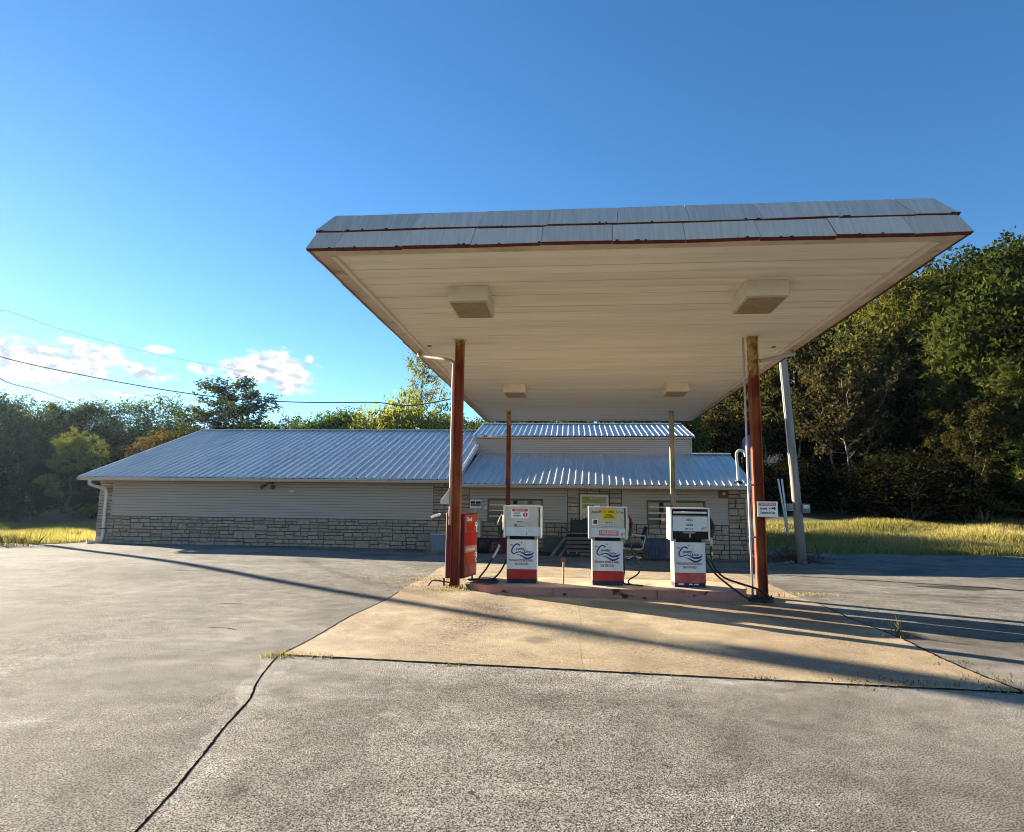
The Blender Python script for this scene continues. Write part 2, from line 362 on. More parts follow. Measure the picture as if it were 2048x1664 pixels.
# concrete apron
M_pad = mat('stained_concrete', (.36, .272, .165), (.50, .388, .245), scale=2.2, rough=.8, bump=.55, bscale=70, c3=(.20, .135, .075), s3=.8, p3=(.52, .78), detail=8, m3=.8)
def pad_speckle(M):
    """exposed dark grit, oil-brown drips and rusty wash marks on the slab"""
    t = M.node_tree; b = t.nodes['Principled BSDF']; base = b.inputs['Base Color'].links[0].from_socket; tcn = N(t, 'ShaderNodeTexCoord')
    def nz(scale, detail=4, rough=.6, stretch=(1, 1, 1)):
        mp = N(t, 'ShaderNodeMapping'); mp.inputs['Scale'].default_value = stretch; t.links.new(tcn.outputs['Object'], mp.inputs[0])
        n = N(t, 'ShaderNodeTexNoise'); n.inputs['Scale'].default_value = scale; n.inputs['Detail'].default_value = detail; n.inputs['Roughness'].default_value = rough; t.links.new(mp.outputs[0], n.inputs['Vector']); return n.outputs[0]
    def rng(v, lo, hi):
        r = N(t, 'ShaderNodeMapRange'); r.inputs[1].default_value = lo; r.inputs[2].default_value = hi; t.links.new(v, r.inputs[0]); return r.outputs[0]
    def mixc(base, k, col):
        mm = N(t, 'ShaderNodeMix', data_type='RGBA'); t.links.new(k, mm.inputs[0]); t.links.new(base, mm.inputs[6]); mm.inputs[7].default_value = (*col, 1); return mm.outputs[2]
    base = mixc(base, mth(t, 'MULTIPLY', rng(nz(.55, 8, .68, (1, .55, 1)), .50, .66), .62), (.215, .135, .075))
    base = mixc(base, mth(t, 'MULTIPLY', rng(nz(1.3, 8, .7), .58, .70), .7), (.135, .085, .055))
    base = mixc(base, mth(t, 'MULTIPLY', rng(nz(.8, 7, .65, (.6, 1, 1)), .56, .72), .55), (.60, .50, .36))
    base = mixc(base, mth(t, 'MULTIPLY', mth(t, 'MULTIPLY', rng(nz(42, 3), .52, .60), rng(nz(.75, 5), .42, .58)), .8), (.10, .07, .05))
    base = mixc(base, mth(t, 'MULTIPLY', rng(nz(75, 2), .58, .66), .55), (.66, .57, .44))
    # spills and wear that have their place on this slab: (x, y, half width, half length, strength, colour, gritty)
    sp = N(t, 'ShaderNodeSeparateXYZ'); t.links.new(tcn.outputs['Object'], sp.inputs[0])
    wv = mth(t, 'MULTIPLY', mth(t, 'SUBTRACT', nz(1.6, 8, .7), .5), 2.2); grit = rng(nz(34, 3), .46, .56)
    for (x0, y0, rx, ry, k_, col, gr) in [(-1.35, 9.6, .55, 2.0, .85, (.10, .06, .04), 1), (.4, 6.9, 4.2, .75, .65, (.23, .16, .10), 1), (3.5, 10.6, .9, 1.5, .75, (.12, .075, .05), 0), (1.4, 10.9, 1.6, .5, .5, (.20, .14, .085), 0), (-2.7, 11.3, .5, 1.3, .6, (.16, .10, .06), 1), (3.1, 7.9, 1.2, 1.1, .5, (.25, .165, .10), 1), (.9, 8.6, .25, .5, .5, (.13, .09, .06), 0), (-.4, 8.0, .18, .25, .6, (.11, .08, .06), 0)]:
        u = mth(t, 'DIVIDE', mth(t, 'SUBTRACT', sp.outputs[0], x0), rx); v = mth(t, 'DIVIDE', mth(t, 'SUBTRACT', sp.outputs[1], y0), ry)
        d = mth(t, 'ADD', mth(t, 'SQRT', mth(t, 'ADD', mth(t, 'MULTIPLY', u, u), mth(t, 'MULTIPLY', v, v))), wv)
        r = N(t, 'ShaderNodeMapRange'); r.inputs[1].default_value = 1.25; r.inputs[2].default_value = .45; t.links.new(d, r.inputs[0]); k = mth(t, 'MULTIPLY', r.outputs[0], k_)
        if gr: k = mth(t, 'MULTIPLY', k, mth(t, 'ADD', mth(t, 'MULTIPLY', grit, .7), .3))
        base = mixc(base, k, col)
    t.links.new(base, b.inputs['Base Color'])
pad_speckle(M_pad)
def pad_l(y): return -3.09 + .03*math.sin(y*1.9) - (.0 if y < 12 else .02*(y-12))
def pad_r(y): return 4.04 + (y-6.5)*.03 + .03*math.sin(y*2.3)
def pad_f(u): return 6.83-.41*u
mb = MB(); nu, nv = 26, 40
for i in range(nu):
    for j in range(nv):
        u = i/(nu-1); v = (j/(nv-1)); y0 = pad_f(u); y = y0+(17.6-y0)*v; x = pad_l(y)*(1-u)+pad_r(y)*u
        mb.v.append((x, y, g(x, y)+.006))
for i in range(nu-1):
    for j in range(nv-1):
        a = i*nv+j; mb.f.append((a, a+nv, a+nv+1, a+1)); mb.t.append(.5)
pad = mb.build('concrete_apron', M_pad, smooth=True); tag(pad, kind='structure')
# joints and cracks: thin sunk-looking ribbons of dark filler
M_joint = mat('joint_filler', (.006, .005, .005), (.016, .013, .011), scale=20, rough=1, spec=0)
M_crack = mat('crack_dust', (.05, .045, .04), (.24, .22, .19), scale=6, rough=1)
def ribbon(pts, w, lift, jit, name, material):
    P = catmull(pts, 10); mb = MB(); L = []; Rr = []
    for i, p in enumerate(P):
        d = (P[min(i+1, len(P)-1)]-P[max(i-1, 0)]).normalized(); nrm = Vector((-d.y, d.x, 0)); q = p+nrm*rnd.uniform(-jit, jit)
        ww = w*rnd.uniform(.6, 1.35)
        for s_, A in ((1, L), (-1, Rr)):
            r_ = q+nrm*(s_*ww/2); A.append((r_.x, r_.y, g(r_.x, r_.y)+lift))
    for i in range(len(P)-1): mb.face([L[i], Rr[i], Rr[i+1], L[i+1]])
    o = mb.build(name, material); fix_normals(o); return tag(o, kind='structure')
ribbon([(-3.09, 6.83, 0), (-2.95, 6.25, 0), (-2.80, 5.75, 0), (-2.65, 5.35, 0), (-2.5, 4.7, 0), (-2.35, 4.13, 0), (-2.22, 3.6, 0), (-2.15, 3.25, 0), (-2.02, 2.6, 0), (-1.95, 2.0, 0)], .019, .0015, .003, 'pavement_crack', M_joint)
ribbon([(-3.1+7.14*k/14, 6.83-.41*k/14, 0) for k in range(15)], .024, .0085, .007, 'apron_joint', M_joint)
ribbon([(pad_l(6.83+k*.4), 6.83+k*.4, 0) for k in range(13)], .018, .0085, .009, 'apron_joint', M_joint)
ribbon([(pad_r(6.42+k*.4), 6.42+k*.4, 0) for k in range(14)], .024, .0085, .012, 'apron_joint', M_joint)
ribbon([(-9, 7.3, 0), (-7, 7.15, 0), (-5.4, 7.2, 0), (-4.3, 6.95, 0), (-3.1, 6.85, 0)], .009, .0015, .018, 'pavement_crack', M_crack)
ribbon([(.12, 6.6, 0), (.1, 8, 0), (.13, 9.5, 0), (.1, 11.5, 0)], .004, .008, .003, 'apron_joint', mat('joint_grey', (.30, .23, .14)))
ribbon([(-10.2, 9.2, 0), (-9, 10.0, 0), (-8.2, 10.9, 0), (-7.6, 11.9, 0)], .012, .0015, .015, 'pavement_crack', M_crack)
for (x, y, l, a) in [(-8.6, 13.6, 1.3, .1), (-5.6, 9.8, .5, .3), (-4.6, 8.1, .4, -.2), (6.5, 12.6, 1.2, -.25), (5.6, 8.9, .7, .4)]:
    ribbon([(x, y, 0), (x+l*.5*math.cos(a), y+l*.5*math.sin(a)+.05, 0), (x+l*math.cos(a), y+l*math.sin(a), 0)], .022, .0015, .015, 'pavement_crack', M_joint)
# damp stain on the paving at right
mb = MB(); pts = []
for k in range(28):
    th = 2*math.pi*k/28; rr = 1+.18*math.sin(3*th)+.1*math.sin(7*th); x = 8.35+.75*rr*math.cos(th); y = 14.95+.33*rr*math.sin(th); pts.append((x, y, g(x, y)+.005))
o = mb.face(pts) or mb.build('oil_stain', mat('oil_stain', (.045, .036, .022), (.09, .075, .05), scale=5, rough=.6)); tag(o, kind='structure')

# ------------------------------------------------------------------ common materials
M_rust = mat('rusty_red_steel', (.15, .018, .009), (.26, .046, .017), scale=3.2, rough=.75, stretch=(1, 1, .35), c3=(.34, .125, .04), s3=2.6, p3=(.47, .66), bump=.25, bscale=24)
M_rust_tan = mat('flaking_cream_steel', (.50, .38, .20), (.38, .25, .11), scale=4, rough=.75, stretch=(1, 1, .3), c3=(.20, .05, .02), s3=2.4, p3=(.47, .60), bump=.25, bscale=24)
M_backcol = mat('flaking_white_steel', (.56, .47, .33), (.42, .33, .20), scale=3, rough=.7, stretch=(1, 1, .3), c3=(.23, .06, .03), s3=1.6, p3=(.52, .62))
M_soffit = mat('cream_soffit_metal', (.58, .555, .475), (.69, .66, .575), scale=1.5, rough=.6, stretch=(.22, 3.3, 1), c3=(.36, .30, .22), s3=1.1, p3=(.55, .80), m3=.55, mid=(.38, .62))
M_rim = mat('grimy_rim_board', (.40, .33, .25), (.50, .43, .34), scale=2.5, rough=.75, c3=(.22, .15, .10), s3=2.2, p3=(.55, .72))
M_trim = mat('cream_trim', (.64, .59, .50), (.56, .50, .42), scale=3, rough=.6)
M_shingle = mat('grey_metal_shingle', (.86, .86, .86), (1.10, 1.09, 1.08), scale=4, rough=.7, stretch=(6, .4, .4), tint=[(0, (.48, .43, .385)), (1, (.59, .53, .475))], c3=(.34, .22, .19), s3=1.3, p3=(.62, .85), m3=.5)
M_drip = mat('dark_red_drip_edge', (.055, .012, .008), (.10, .022, .013), scale=12, rough=.8, c3=(.02, .012, .01), s3=4)
M_white = mat('weathered_white_paint', (.74, .73, .68), (.66, .63, .56), scale=8, rough=.5, c3=(.42, .33, .22), s3=5, p3=(.63, .75), m3=.6)
M_lens = mat('dusty_yellow_lens', (.21, .155, .085), (.29, .22, .13), scale=5, rough=.5, c3=(.13, .09, .045), s3=2.5)
M_pipe = mat('tan_painted_pipe', (.42, .36, .28), (.34, .28, .21), scale=5, rough=.6)
M_black = mat('black_rubber', (.012, .012, .014), (.03, .03, .033), scale=14, rough=.55)
M_dark = mat('dark_cavity', (.012, .010, .008), (.022, .018, .014), scale=6, rough=.9)
M_alu = mat('dull_aluminium', (.62, .62, .60), (.50, .49, .46), scale=9, rough=.4, metal=.5)
M_grey = mat('grey_galvanised', (.50, .50, .48), (.58, .57, .54), scale=9, rough=.5, metal=.3)
M_pink = mat('faded_pink_steel', (.54, .235, .175), (.45, .18, .135), scale=2.2, rough=.7, stretch=(1, 1, 2), c3=(.075, .025, .018), s3=3.4, p3=(.585, .63), bump=.2, bscale=18)
M_isl = mat('sandy_island_top', (.50, .41, .28), (.42, .33, .22), scale=4, rough=.9, c3=(.25, .18, .11), s3=2)

# ------------------------------------------------------------------ pump island
isl = thing('pump_island', 'long low island with rounded ends, pink painted steel kerb under the three pumps', 'pump island', (.63, 12.5, 0))
def stadium(x0, x1, y0, y1, n=14):
    r = (y1-y0)/2; c = (y0+y1)/2
    return [(x1-r+r*math.cos(a), c+r*math.sin(a)) for a in np.linspace(-math.pi/2, math.pi/2, n)] + [(x0+r+r*math.cos(a), c+r*math.sin(a)) for a in np.linspace(math.pi/2, 3*math.pi/2, n)]
sides = MB(); outer = stadium(-1.93, 3.22, 11.72, 13.35); inner = stadium(-1.915, 3.205, 11.735, 13.335); lip = stadium(-1.94, 3.23, 11.71, 13.36)
n = len(outer)
def ring(mb, A, B, z0, z1):
    for i in range(n):
        j = (i+1) % n; mb.face([(*A[i], z0), (*A[j], z0), (*B[j], z1), (*B[i], z1)])
ring(sides, outer, outer, -.12, .125); ring(sides, outer, lip, .125, .128); ring(sides, lip, lip, .128, .152); ring(sides, lip, inner, .152, .154)
fix_normals(sides.build('kerb', M_pink, isl))
mb = MB(); mb.prism(inner, -.1, .150); mb.build('top_slab', M_isl, isl)
for x in (-.32, 1.5):
    seam = MB(); seam.box(x, x+.008, 11.706, 11.72, -.01, .14); seam.build('kerb_seam', M_drip, isl)

# ------------------------------------------------------------------ canopy
X0, X1, Y0, Y1, ZC = -3.40, 4.71, 7.62, 25.25, 4.85
can = thing('station_canopy', 'big flat forecourt canopy with grey shingled fascia on four rusty red steel columns', 'canopy', (.65, 16.4, 0))
mb = MB(); bw = .24
yy = np.arange(Y0+bw, Y1-bw, .305); ie = [X0+bw, X1-bw]
for k, y in enumerate(yy):                       # 12-inch soffit planks with a groove between them
    y2 = min(y+.305, Y1-bw); dz = rnd.uniform(-.003, .003)
    mb.face([(ie[0], y+.010, ZC+.03+dz), (ie[0], y2-.004, ZC+.03+dz), (ie[1], y2-.004, ZC+.03+dz), (ie[1], y+.010, ZC+.03+dz)])
    mb.face([(ie[0], y-.004, ZC+.03), (ie[0], y+.003, ZC+.05), (ie[1], y+.003, ZC+.05), (ie[1], y-.004, ZC+.03)])
    mb.face([(ie[0], y+.003, ZC+.05), (ie[0], y+.010, ZC+.03+dz), (ie[1], y+.010, ZC+.03+dz), (ie[1], y+.003, ZC+.05)])
mb.build('soffit', M_soffit, can)
mb = MB()
mb.box(X0+.012, X1-.012, Y0+.012, Y0+bw, ZC, ZC+.05); mb.box(X0+.012, X1-.012, Y1-bw, Y1-.012, ZC, ZC+.05)
mb.box(X0+.012, X0+bw, Y0+bw, Y1-bw, ZC, ZC+.05); mb.box(X1-bw, X1-.012, Y0+bw, Y1-bw, ZC, ZC+.05)
mb.build('rim_board', M_rim, can)
mb = MB()
for x in (X0+bw+.002, X1-bw-.062): mb.box(x, x+.06, Y0+bw+.002, Y1-bw-.002, ZC-.012, ZC+.028)
mb.box(X0+bw+.064, X1-bw-.064, Y1-bw-.05, Y1-bw-.002, ZC-.008, ZC+.026)
mb.build('soffit_trim', M_trim, can)
def fascia(z0, z1, s0, s1, seed):
    mb = MB(); dr = MB(); q = random.Random(seed)
    def C(s): return [(X0+s, Y0+s), (X1-s, Y0+s), (X1-s, Y1-s), (X0+s, Y1-s)]
    A, B = C(s0), C(s1)
    for k in range(4):
        a0, a1, b0, b1 = Vector((*A[k], z0)), Vector((*A[(k+1) % 4], z0)), Vector((*B[k], z1)), Vector((*B[(k+1) % 4], z1))
        L = (a1-a0).length; t = q.uniform(.2, .95)/L; cuts = [0]
        while t < 1: cuts.append(t); t += .885/L
        cuts.append(1)
        nrm = (a1-a0).cross(b0-a0).normalized()
        for c0, c1 in zip(cuts[:-1], cuts[1:]):
            o0, o1 = q.uniform(.004, .012), q.uniform(.004, .012); dzl, dzr = q.uniform(-.012, .006), q.uniform(-.012, .006); tn = q.random()
            p = [a0.lerp(a1, c0)+nrm*o0+Vector((0, 0, dzl)), a0.lerp(a1, c1-.0008)+nrm*o1+Vector((0, 0, dzr)), b0.lerp(b1, c1-.0008)+nrm*o1, b0.lerp(b1, c0)+nrm*o0]
            r_ = [v-nrm*.010 for v in p]
            mb.raw(p+r_, [(0, 1, 2, 3), (7, 6, 5, 4), (0, 4, 5, 1), (1, 5, 6, 2), (2, 6, 7, 3), (3, 7, 4, 0)], tn)
            # ragged dark red edge under the panel, a few bits of debris caught in it
            h = q.uniform(.008, .017); dr.raw([p[0]-nrm*.006, p[1]-nrm*.006, p[1]-nrm*.006-Vector((0, 0, h*q.uniform(.7, 1.1))), p[0]-nrm*.006-Vector((0, 0, h)), p[0]-nrm*.05, p[1]-nrm*.05, p[1]-nrm*.05-Vector((0, 0, h)), p[0]-nrm*.05-Vector((0, 0, h))],
                                              [(0, 3, 2, 1), (4, 5, 6, 7), (3, 7, 6, 2), (0, 1, 5, 4)])
            for _ in range(4):
                u = q.random(); w = q.uniform(.008, .05); hh = q.uniform(.006, .018); e = p[0].lerp(p[1], u)
                if k == 0 and q.random() < .45: dr.box(e.x-w/2, e.x+w/2, e.y-.006, e.y+.02, e.z-hh*.4, e.z+hh*.6)
    return mb, dr
f1, d1_ = fascia(ZC+.012, ZC+.30, 0, .115, 3); f2, d2_ = fascia(ZC+.285, ZC+.565, .085, .27, 8)
fix_normals(f1.build('fascia_lower_row', M_shingle, can)); fix_normals(f2.build('fascia_upper_row', M_shingle, can))
d1_.build('drip_edge', M_drip, can); d2_.build('drip_edge', M_drip, can)
mb = MB(); mb.box(X0+.29, X1-.29, Y0+.29, Y1-.29, ZC+.50, ZC+.56); mb.box(X0+.13, X1-.13, Y0+.13, Y1-.13, ZC+.052, ZC+.27); mb.build('roof_deck', M_grey, can)
def hbeam(x, y, z0, z1, w=.165, t=.016, material=M_rust, base=True):
    mb = MB(); h = w/2
    mb.box(x-h, x-h+t, y-h, y+h, z0, z1); mb.box(x+h-t, x+h, y-h, y+h, z0, z1); mb.box(x-h+t+.001, x+h-t-.001, y-t/2, y+t/2, z0, z1)
    o = mb.build('column', material, can)
    if base:
        b = MB(); b.box(x-.16, x+.16, y-.15, y+.15, z0-.02, z0+.022)
        for dx in (-.125, .125):
            for dy in (-.115, .115): b.lathe((x+dx, y+dy, z0+.022), [(.018, 0), (.018, .02), (.009, .02), (.009, .045)], 6)
        b.build('base_plate', M_drip, o)
    return o
def two_tone(name, ztop):
    """red-brown paint gone to cream and rust in the stretch under the soffit"""
    M = M_rust.copy(); M.name = name; t = M.node_tree; b = t.nodes['Principled BSDF']; src = b.inputs['Base Color'].links[0].from_socket
    ge = N(t, 'ShaderNodeNewGeometry'); s_ = N(t, 'ShaderNodeSeparateXYZ'); t.links.new(ge.outputs['Position'], s_.inputs[0])
    nz = N(t, 'ShaderNodeTexNoise'); nz.inputs['Scale'].default_value = 7; nz.inputs['Detail'].default_value = 6; t.links.new(ge.outputs['Position'], nz.inputs['Vector'])
    z = mth(t, 'ADD', s_.outputs[2], mth(t, 'MULTIPLY', mth(t, 'SUBTRACT', nz.outputs[0], .5), .5))
    k = N(t, 'ShaderNodeMapRange'); k.inputs[1].default_value = ztop-.05; k.inputs[2].default_value = ztop+.08; t.links.new(z, k.inputs[0])
    nb = N(t, 'ShaderNodeTexNoise'); nb.inputs['Scale'].default_value = 11; t.links.new(ge.outputs['Position'], nb.inputs['Vector'])
    r = N(t, 'ShaderNodeValToRGB'); r.color_ramp.elements[0].position = .4; r.color_ramp.elements[0].color = (.30, .13, .035, 1); r.color_ramp.elements[1].position = .58; r.color_ramp.elements[1].color = (.52, .36, .15, 1)
    t.links.new(nb.outputs[0], r.inputs[0])
    mm = N(t, 'ShaderNodeMix', data_type='RGBA'); t.links.new(k.outputs[0], mm.inputs[0]); t.links.new(src, mm.inputs[6]); t.links.new(r.outputs[0], mm.inputs[7]); t.links.new(mm.outputs[2], b.inputs['Base Color'])
    return M
XL, XR, YF, YB = -2.215, 3.49, 12.42, 22.52
cL = hbeam(XL, YF, 0, ZC+.03, material=two_tone('rusty_column_steel', 4.75)); cR = hbeam(XR, YF, -.03, ZC+.03, w=.172, material=two_tone('rusty_column_steel', 4.1))
hbeam(XL+.02, YB, -.25, ZC+.03, w=.15, material=two_tone('rusty_column_steel', 4.35)); hbeam(XR, YB, -.35, ZC+.03, w=.155, material=M_backcol)
for x, y in ((XL, YF), (XR, YF), (XL+.02, YB), (XR, YB)):
    mb = MB(); mb.box(x-.12, x+.12, y-.12, y+.12, ZC+.012, ZC+.031); mb.build('column_collar', M_trim, can)
# rainwater pipes from the rim to the front columns
mb = MB(); mb.tube(catmull([(X0+.18, 13.35, ZC+.02), (X0+.15, 13.2, ZC-.10), (X0+.35, 13.05, ZC-.17), (XL-.35, 12.6, 4.52), (XL-.14, 12.49, 4.42), (XL-.125, 12.46, 4.2), (XL-.122, 12.46, 3.0), (XL-.12, 12.46, 1.2)], 5), .036, 8)
mb.build('downpipe', M_pipe, can, smooth=True)
mb = MB(); mb.tube(catmull([(X1-.15, 13.55, ZC+.02), (X1-.12, 13.4, ZC-.10), (X1-.32, 13.2, ZC-.17), (XR+.5, 12.75, 4.52), (XR+.16, 12.56, 4.42)], 5), .038, 8)
mb.build('downpipe', M_pipe, can, smooth=True)
mb = MB(); mb.tube([(XR-.175, 12.42, ZC), (XR-.175, 12.42, 2.4), (XR-.172, 12.42, 1.2), (XR-.17, 12.42, -.02)], .021, 8)
for z in (2.02, 1.06): mb.beam((XR-.2, 12.40, z), (XR-.09, 12.40, z), .03, .03)
mb.build('conduit', M_grey, can, smooth=True)
mb = MB(); mb.raw([(-2.53, 12.42, 1.60), (-2.36, 12.42, 1.60), (-2.36, 12.42, 1.92), (-2.43, 12.42, 1.80), (-2.53, 12.42, 1.68), (-2.53, 12.55, 1.60), (-2.36, 12.55, 1.60), (-2.36, 12.55, 1.92), (-2.43, 12.55, 1.80), (-2.53, 12.55, 1.68)],
                  [(0, 1, 2, 3, 4), (9, 8, 7, 6, 5), (0, 5, 6, 1), (1, 6, 7, 2), (2, 7, 8, 3), (3, 8, 9, 4), (4, 9, 5, 0)])
fix_normals(mb.build('junction_box', M_trim, can, bevel=.006))
for (x, y) in ((X0+.45, 12.9), (X1-.55, 13.3)):
    mb = MB(); mb.lathe((x, y, ZC), [(.05, .032), (.05, .022), (.02, .02)], 10); mb.build('soffit_hole', M_dark, can)
# lights under the canopy
def canopy_light(x, y, label, first=None):
    if first is None:
        t = thing('canopy_light', label, 'canopy light', (x, y, ZC+.03), 'box lights under the canopy')
        mb = MB(); w, d, h = .60, .86, .235
        mb.box(x-w/2, x+w/2, y-d/2, y+d/2, ZC+.03-h, ZC+.03); mb.build('housing', M_trim, t, bevel=.008)
        mb = MB(); mb.box(x-w/2+.012, x+w/2-.012, y-d/2+.012, y+d/2-.012, ZC+.03-h-.022, ZC+.03-h-.001); fr = mb.build('lens_frame', M_rim, t)
        mb = MB(); mb.box(x-w/2+.04, x+w/2-.04, y-d/2+.04, y+d/2-.04, ZC+.03-h-.03, ZC+.03-h-.0225); mb.build('lens', M_lens, fr)
        return t
    c = copy_tree(first); c.location = (x, y, ZC+.03); c['label'] = label; return c
l0 = canopy_light(-1.54, 9.63, 'box light under the canopy nearest the camera, left one, with dusty lens')
canopy_light(2.83, 9.63, 'box light under the canopy nearest the camera, right one, with dusty lens', l0)
canopy_light(-1.54, 17.65, 'smaller-looking box light at the far end of the canopy, left one', l0)
canopy_light(2.85, 17.6, 'smaller-looking box light at the far end of the canopy, right one', l0)
# ------------------------------------------------------------------ fuel pumps
M_red = mat('pump_red_band', (.36, .010, .010), (.46, .022, .018), scale=5, rough=.4, c3=(.20, .03, .025), s3=5, p3=(.55, .72))
M_redf = mat('faded_red_band', (.34, .035, .04), (.45, .09, .085), scale=4, rough=.5, c3=(.50, .22, .22), s3=3, p3=(.55, .7))
M_navy = mat('navy_base', (.012, .013, .06), (.03, .03, .05), scale=9, rough=.55)
M_panel = mat('white_pump_panel', (.72, .715, .70), (.60, .595, .57), scale=6, rough=.34, stretch=(1, 1, .45), c3=(.40, .35, .28), s3=5, p3=(.58, .76), m3=.45)
M_side = mat('ivory_pump_side', (.80, .77, .68), (.68, .64, .52), scale=5, rough=.5, c3=(.45, .35, .2), s3=6, p3=(.62, .72))
M_face = mat('yellowed_dial_face', (.46, .44, .35), (.56, .54, .46), scale=5, rough=.25, c3=(.36, .31, .22), s3=3, p3=(.55, .75), coat=.4)
M_face2 = mat('greenish_dial_face', (.45, .455, .36), (.52, .52, .42), scale=5, rough=.25, c3=(.38, .34, .25), s3=3, p3=(.55, .75), coat=.4)
M_strip = mat('pale_blue_strip', (.60, .64, .66), (.52, .56, .58), scale=6, rough=.35, c3=(.36, .36, .34), s3=12, p3=(.62, .7))
M_smudge = mat('smudged_white_face', (.66, .68, .67), (.58, .60, .59), scale=8, rough=.4, c3=(.20, .21, .20), s3=9, p3=(.61, .68))
M_logo = mat('logo_navy', (.035, .05, .14)); M_txt = mat('text_brown', (.22, .10, .09)); M_ink = mat('text_black', (.02, .02, .02))
M_sred = mat('sign_red', (.50, .02, .03)); M_sredp = mat('sign_faded_red', (.55, .16, .17)); M_swhite = mat('sign_white', (.82, .80, .76)); M_pinktext = mat('faded_letters', (.80, .60, .58))
M_yel = mat('sticker_yellow', (.72, .50, .012)); M_ora = mat('sticker_orange', (.75, .28, .02)); M_sred2 = mat('dull_red_lettering', (.36, .10, .085))
M_tan = mat('bare_bracket', (.45, .35, .25), (.3, .22, .15), scale=8)
def plate(x0, x1, y, z0, z1, d, material, parent, name, bevel=0):
    mb = MB(); mb.box(x0, x1, y-d, y, z0, z1); return mb.build(name, material, parent, bevel=bevel)
def flat(poly, y, d, material, parent, name):
    """a thin cut-out shape in the x-z plane facing the camera side"""
    n = len(poly); mb = MB()
    vs = [(x, y, z) for x, z in poly]+[(x, y-d, z) for x, z in poly]
    mb.raw(vs, [tuple(range(n)), tuple(reversed(range(n, 2*n)))]+[(i, n+i, n+(i+1) % n, (i+1) % n) for i in range(n)])
    return fix_normals(mb.build(name, material, parent))
def ribbon2(pts, ws, fx, y, material, parent, name):
    L, Rr = stroke(pts, ws); mb = MB()
    for i in range(len(L)-1): mb.face([(fx(L[i])[0], y, fx(L[i])[1]), (fx(Rr[i])[0], y, fx(Rr[i])[1]), (fx(Rr[i+1])[0], y, fx(Rr[i+1])[1]), (fx(L[i+1])[0], y, fx(L[i+1])[1])])
    o = mb.build(name, material, parent); sol = o.modifiers.new('thick', 'SOLIDIFY'); sol.thickness = .0015; return o
def logo(cx, yf, zlo, zhi, w, par):
    """the shop's emblem and lettering on the lower panel"""
    def fx(p): return (cx-w/2+(p[0]-75)/1075*w, zhi-(p[1]-95)/1010*(zhi-zlo))
    mb = MB(); yy_ = yf-.0035
    for pts, ws in (([(545, 300), (500, 265), (430, 245), (365, 285), (310, 350), (265, 430), (252, 500), (285, 560), (350, 572), (440, 535), (550, 515), (660, 560), (750, 610), (850, 612), (950, 590), (1055, 525)],
                     [52, 46, 42, 44, 46, 46, 44, 40, 36, 34, 34, 44, 62, 72, 66, 20]),
                    ([(430, 612), (530, 620), (640, 668), (740, 722), (800, 738), (890, 716), (1015, 650)], [8, 26, 46, 62, 62, 56, 40])):
        L, Rr = stroke(pts, ws)
        for i in range(len(L)-1):
            q = [fx(L[i]), fx(Rr[i]), fx(Rr[i+1]), fx(L[i+1])]; mb.face([(a, yy_, b) for a, b in q])
    for (cx_, cz_, r_) in ((410, 478, 22), (360, 440, 14), (420, 520, 12)):       # little stars in the C
        st = [(cx_+(r_ if k % 2 == 0 else r_*.42)*math.sin(k*math.pi/5), cz_-(r_ if k % 2 == 0 else r_*.42)*math.cos(k*math.pi/5)) for k in range(10)]
        mb.face([(fx(p)[0], yy_, fx(p)[1]) for p in st])
    fix_normals(mb.build('emblem', M_logo, par))
    k = w/1075
    def tx(b, x, y, size, width, m_, sh=0, bold=0): text(b, size*k, (fx((x, 0))[0], yf-.003, fx((0, y))[1]), m_, par, width=width*k, shear=sh, bold=bold*k)
    tx('ounty', 540, 405, 130, 310, M_logo, .12, 2.5); tx('Line', 800, 505, 120, 235, M_logo, .12, 2.5); tx('The', 232, 285, 75, 120, M_logo, .2, 2); tx('TM', 985, 490, 40, 60, M_logo)
    tx('PACKAGE STORE & GRILL', 595, 808, 105, 860, M_txt, 0, 2); tx('256-378-7627', 600, 930, 115, 470, M_txt, 0, 2)
    mb = MB(); mb.lathe((fx((600, 0))[0], yf-.001, fx((0, 200))[1]), [(.011, 0), (.011, -.006), (.004, -.008)], 10, 'y'); mb.build('lock', M_dark, par)
